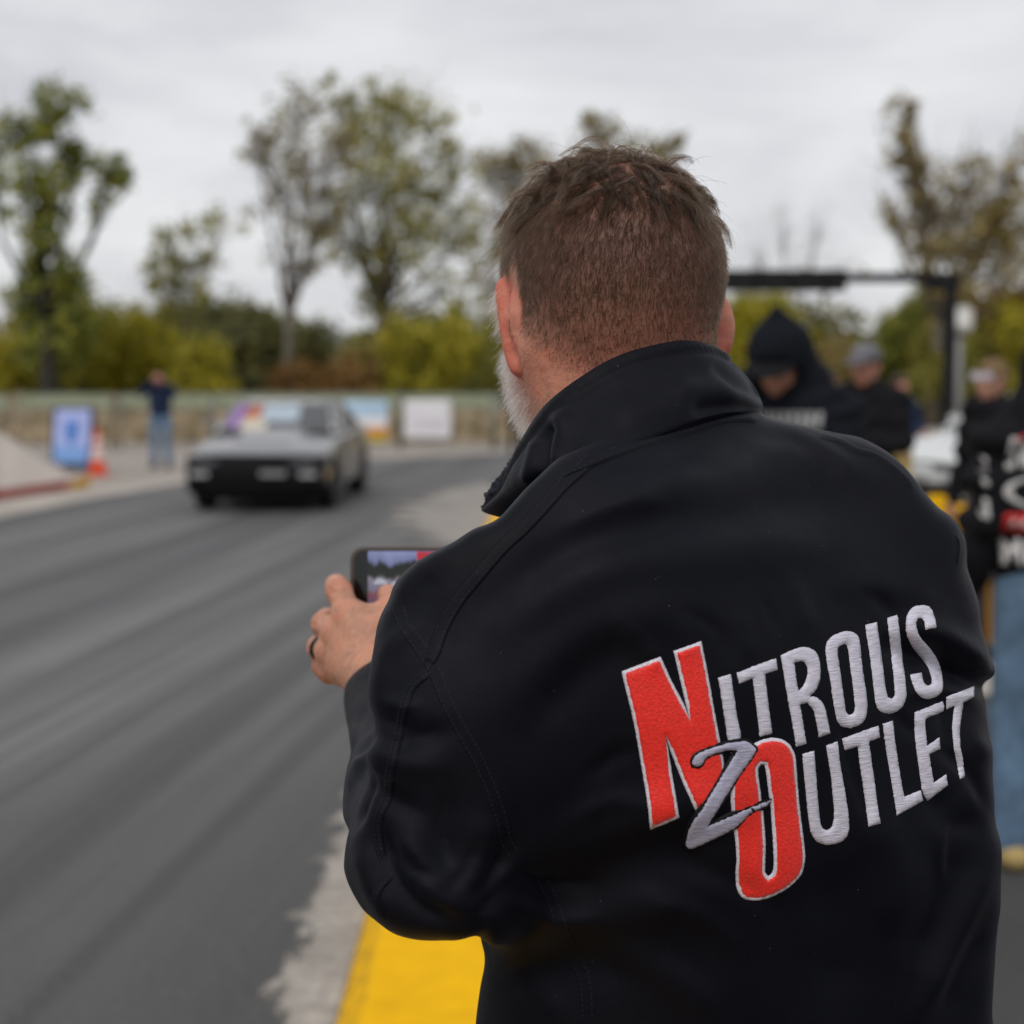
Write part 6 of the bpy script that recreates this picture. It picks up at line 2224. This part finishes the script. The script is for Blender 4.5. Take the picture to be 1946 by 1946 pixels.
# clipped back and sides
P, N = scatter(25000, hz * (1 - 0.85 * topness) * (0.58 + 0.42 * sstep(loc[:, 2], -.095, -.02)))
lu = (P - CC) @ hu
ln = np.interp(lu, [-0.105, -0.07, -0.03, 0.02, 0.045], [0.0024, 0.004, 0.0062, 0.0105, 0.018]) * rng.uniform(0.75, 1.2, len(P))
groups.append((grow(P, N, ln, np.full(len(P), 0.22), 5, np.full(len(P), 0.05), 0.16), 0.000105, 0.00004))
# longer top, in damp clumps
ncl = 330
Pc, Nc = scatter(ncl, hz * topness)
Tc = flow(Pc, Nc) + rng.normal(size=Pc.shape) * 0.42
lc = rng.uniform(0.020, 0.038, ncl)
Gc = grow(Pc, Nc, lc, rng.uniform(0.35, 0.78, ncl), 11, rng.uniform(0.16, 0.42, ncl), 0.25, Tc, 0.07, 0.0015, 0.34)
P, N = scatter(10500, hz * topness)
ci = np.argmin(((P[:, None, :2] - Pc[None, :, :2]) ** 2).sum(2) + ((P[:, None, 2] - Pc[None, :, 2]) ** 2), 1)
t = np.linspace(0, 1, 11)[None, :, None]
base = Gc[ci]
loose = (P - Pc[ci])[:, None, :]
hairs = base + loose * (1 - 0.90 * t ** 0.6) + rng.normal(size=(len(P), 1, 3)) * 0.0010 * t + rng.normal(size=(len(P), 1, 3)) * 0.0005
scale = rng.uniform(0.72, 1.08, len(P))[:, None, None]
hairs = hairs[:, :1] + (hairs - hairs[:, :1]) * scale
groups.append((hairs, 0.00015, 0.00006))
# wet curls that stand up and bow over
nk = 95
Pk, Nk = scatter(nk, hz * sstep(loc[:, 2], 0.040, 0.058))
Tk = flow(Pk, Nk) * 0.8 + rng.normal(size=Pk.shape) * 0.6
Gk = grow(Pk, Nk, rng.uniform(0.028, 0.044, nk), rng.uniform(0.68, 0.95, nk), 14, rng.uniform(0.22, 0.42, nk), 0.2, Tk, 0.10, 0.003, 0.30)
tk = np.linspace(0, 1, 14)[None, None, :, None]
hk = Gk[:, None] + rng.normal(size=(nk, 7, 1, 3)) * 0.0017 * (1 - 0.86 * tk) + rng.normal(size=(nk, 7, 1, 3)) * 0.0006 * tk
groups.append((hk.reshape(-1, 14, 3), 0.00019, 0.00007))
# tuft jutting out over the left temple
Pt, Nt = scatter(46, hz * np.exp(-0.5 * (np.linalg.norm(HV - W(960, 440, 1.37), axis=1) / 0.018) ** 2))
groups.append((grow(Pt, Nt, rng.uniform(0.016, 0.028, 46), rng.uniform(0.45, 0.8, 46), 9, rng.uniform(0.0, 0.12, 46), 0.22, None, 0.0, 0.002, 0.2), 0.00018, 0.00006))
# a few strays
P, N = scatter(150, hz * topness)
groups.append((grow(P, N, rng.uniform(0.02, 0.042, 150), rng.uniform(0.5, 0.95, 150), 11, rng.uniform(0.08, 0.30, 150), 0.3, None, 0.0, 0.002, 0.25), 0.00011, 0.00004))
make_hair('hair', groups, M_HAIR, man)
# beard: jaw, chin and moustache
bl, bf, bu = loc.T
bz = sstep(-0.052 - 0.10 * np.clip(bf - 0.06, 0, 1) - bu, 0.0, 0.012) * sstep(bf, 0.016, 0.032) * (bu > -0.150) * sstep(earc, .014, .020)
bz = np.maximum(bz, (bu > -0.055) * (bu < -0.02) * sstep(bf, 0.024, 0.030) * sstep(bf, 0.050, 0.040) * 0.6)
P, N = scatter(9500, bz)
Td = -hu + 0.25 * hf + rng.normal(size=P.shape) * 0.22
groups = [(grow(P, N, rng.uniform(0.007, 0.016, len(P)), rng.uniform(0.25, 0.55, len(P)), 6, np.full(len(P), 0.05), 0.2, Td, 0.02, 0.0006, 0.1), 0.00011, 0.00005)]
make_hair('beard', groups, M_BEARD, man)
# fine pale hairs on the nape
nz_ = sstep(-loc[:, 2], 0.055, 0.075) * (loc[:, 1] < 0.02) * (loc[:, 2] > -0.15) * sstep(earc, .014, .022) * (1 - hz)
P, N = scatter(500, nz_)
make_hair('nape_hair', [(grow(P, N, rng.uniform(0.005, 0.012, len(P)), np.full(len(P), 0.3), 5, np.full(len(P), 0.06), 0.3, None, 0.0, 0.0006, 0.3), 0.00008, 0.00003)], M_BEARD, man)

# ---- trousers and shoes (below the frame, so that he stands) --------------------
lw = Field((-0.15, 1.02, 0.12), (0.50, 1.60, 1.16), 0.010)
hipc = np.array([0.178, 1.29, 1.04])
lw.ell(hipc, (.19, .125, .13), [BL, BF, [0, 0, 1]], .03)
feet = []
for s in (-1, 1):
    hp = hipc + BL * s * .10 + np.array([0, 0, -.06])
    kn_ = hipc + BL * s * .115 + BF * .015 + np.array([0, 0, -.48])
    an = hipc + BL * s * .13 - BF * .01 + np.array([0, 0, -.83])
    lw.chain([hp, kn_, an], [.098, .070, .062], .03)
    feet.append(an)
V, F = lw.mesh()
man_part('trousers', smooth_verts(V, F, 2), F, plain('dark_denim', (0.02, 0.028, 0.05, 1), 0.85, 0.3, 40))
for an in feet:
    sf = Field((an[0] - .25, an[1] - .25, 0.10), (an[0] + .25, an[1] + .35, 0.30), 0.007)
    g = np.array([an[0], an[1], FOOT_Z])
    sf.cone(g - BF * .05 + np.array([0, 0, .042]), g + BF * .15 + np.array([0, 0, .036]), .042, .040, .02)
    sf.cone(g - BF * .03 + np.array([0, 0, .06]), g + np.array([0, 0, .11]), .045, .05, .02)
    V, F = sf.mesh()
    V = smooth_verts(V, F, 1)
    V[:, 2] = np.maximum(V[:, 2], FOOT_Z)
    man_part('shoe', V, F, plain('dark_shoe_leather', (0.02, 0.018, 0.016, 1), 0.5, 0.2, 30))

# ---- the phone -----------------------------------------------------------------
PW, PHH, PT = 0.152, 0.0765, 0.0085
pc = (W(665, 1039, PHD) + W(665 + PW / PHD * FPX, 1039, PHD)) / 2 - UPV * PHH / 2
phone = empty('phone', pc, 0.0, label='phone in a brown-grey case held sideways, its lit screen showing the track', category='phone')
tilt = R(2.0)
phone.rotation_euler = (-PITCH - tilt + 0.0, 0, 0)
def rrect(w, h, r, n=8):
    P = []
    for cx, cy, a0 in ((w / 2 - r, h / 2 - r, 0), (-w / 2 + r, h / 2 - r, 90), (-w / 2 + r, -h / 2 + r, 180), (w / 2 - r, -h / 2 + r, 270)):
        for i in range(n + 1):
            a = R(a0 + 90 * i / n)
            P.append((cx + r * math.cos(a), cy + r * math.sin(a)))
    return P
def slab(name, w, h, r, y0, y1, mat, parent, bev=0.0):
    o = rrect(w, h, r)
    n = len(o)
    rings = [(y0 + bev, 1.0), (y1 - bev, 1.0)] if bev == 0 else [(y0, 1 - 2 * bev / h), (y0 + bev, 1.0), (y1 - bev, 1.0), (y1, 1 - 2 * bev / h)]
    V = [(x * s if bev == 0 else x * (1 - (1 - s) * h / w), y, z * s) for y, s in rings for x, z in o]
    F = []
    for k in range(len(rings) - 1):
        for i in range(n):
            F.append((k * n + i, (k + 1) * n + i, (k + 1) * n + (i + 1) % n, k * n + (i + 1) % n))
    F.append(tuple(range(n)))
    F.append(tuple(reversed(range((len(rings) - 1) * n, len(rings) * n))))
    return mesh_obj(name, V, F, mat, parent, False)
slab('case', PW, PHH, 0.0125, 0.0, PT, Mat('brown_grey_case', (0.085, 0.066, 0.056, 1), 0.35, Metallic=0.3).m, phone, 0.0015)
slab('bezel', PW - .007, PHH - .007, 0.0095, -0.0006, 0.0004, Mat('black_glass', (0.004, 0.004, 0.004, 1), 0.08).m, phone)
MS = Mat('phone_screen', (0, 0, 0, 1), 0.1)
v = MS.coord('Object')
sx = MS.n('ShaderNodeSeparateXYZ')
MS.l(v, sx.inputs[0])
nzs = MS.noise(MS.coord('Object', scale=(1, 1, 0.4)), 70, 4, 0.55)
zz_ = MS.math('ADD', sx.outputs['Z'], MS.math('MULTIPLY', MS.math('SUBTRACT', nzs, 0.5), 0.022))
up = MS.ramp(MS.math('MULTIPLY_ADD', zz_, 14.0) if False else MS.math('ADD', MS.math('MULTIPLY', zz_, 14.0), 0.5),
             [(0.0, srgb(70, 70, 92)), (0.30, srgb(96, 94, 118)), (0.42, srgb(128, 60, 72)), (0.47, srgb(120, 114, 136)), (0.60, srgb(142, 134, 150)), (0.66, srgb(26, 30, 22)), (0.80, srgb(18, 22, 16)), (0.86, srgb(120, 128, 170)), (1.0, srgb(148, 156, 200))])
MS.l(up, MS.b.inputs['Emission Color'])
MS.b.inputs['Emission Strength'].default_value = 0.75
SW, SH_ = PW - .034, PHH - .0085
slab('screen', SW, SH_, 0.001, -0.0011, -0.0007, MS.m, phone)
mb = MB()
x0 = -SW / 2
mb.box((x0 + .046, -0.0015, SH_ / 2 - .0085), (x0 + .064, -0.0012, SH_ / 2 - .0005))
mb.build('record_badge', Mat('red_badge', srgb(170, 40, 55), 0.3, Emission_Strength=0.25, Emission_Color=srgb(200, 50, 70)).m, phone)
mb = MB()
for k, (cx, cz, w_) in enumerate([(.006, .004, .012), (.021, .001, .010), (.032, -.001, .007)]):
    mb.box((x0 + cx, -0.0015, cz - .001), (x0 + cx + w_, -0.0012, cz + .0022))
    mb.box((x0 + cx + .002, -0.0015, cz + .0022), (x0 + cx + w_ - .003, -0.0012, cz + .0042))
mb.build('car_picture', Mat('screen_car', srgb(176, 182, 196), 0.3, Emission_Strength=0.3, Emission_Color=srgb(150, 156, 176)).m, phone)
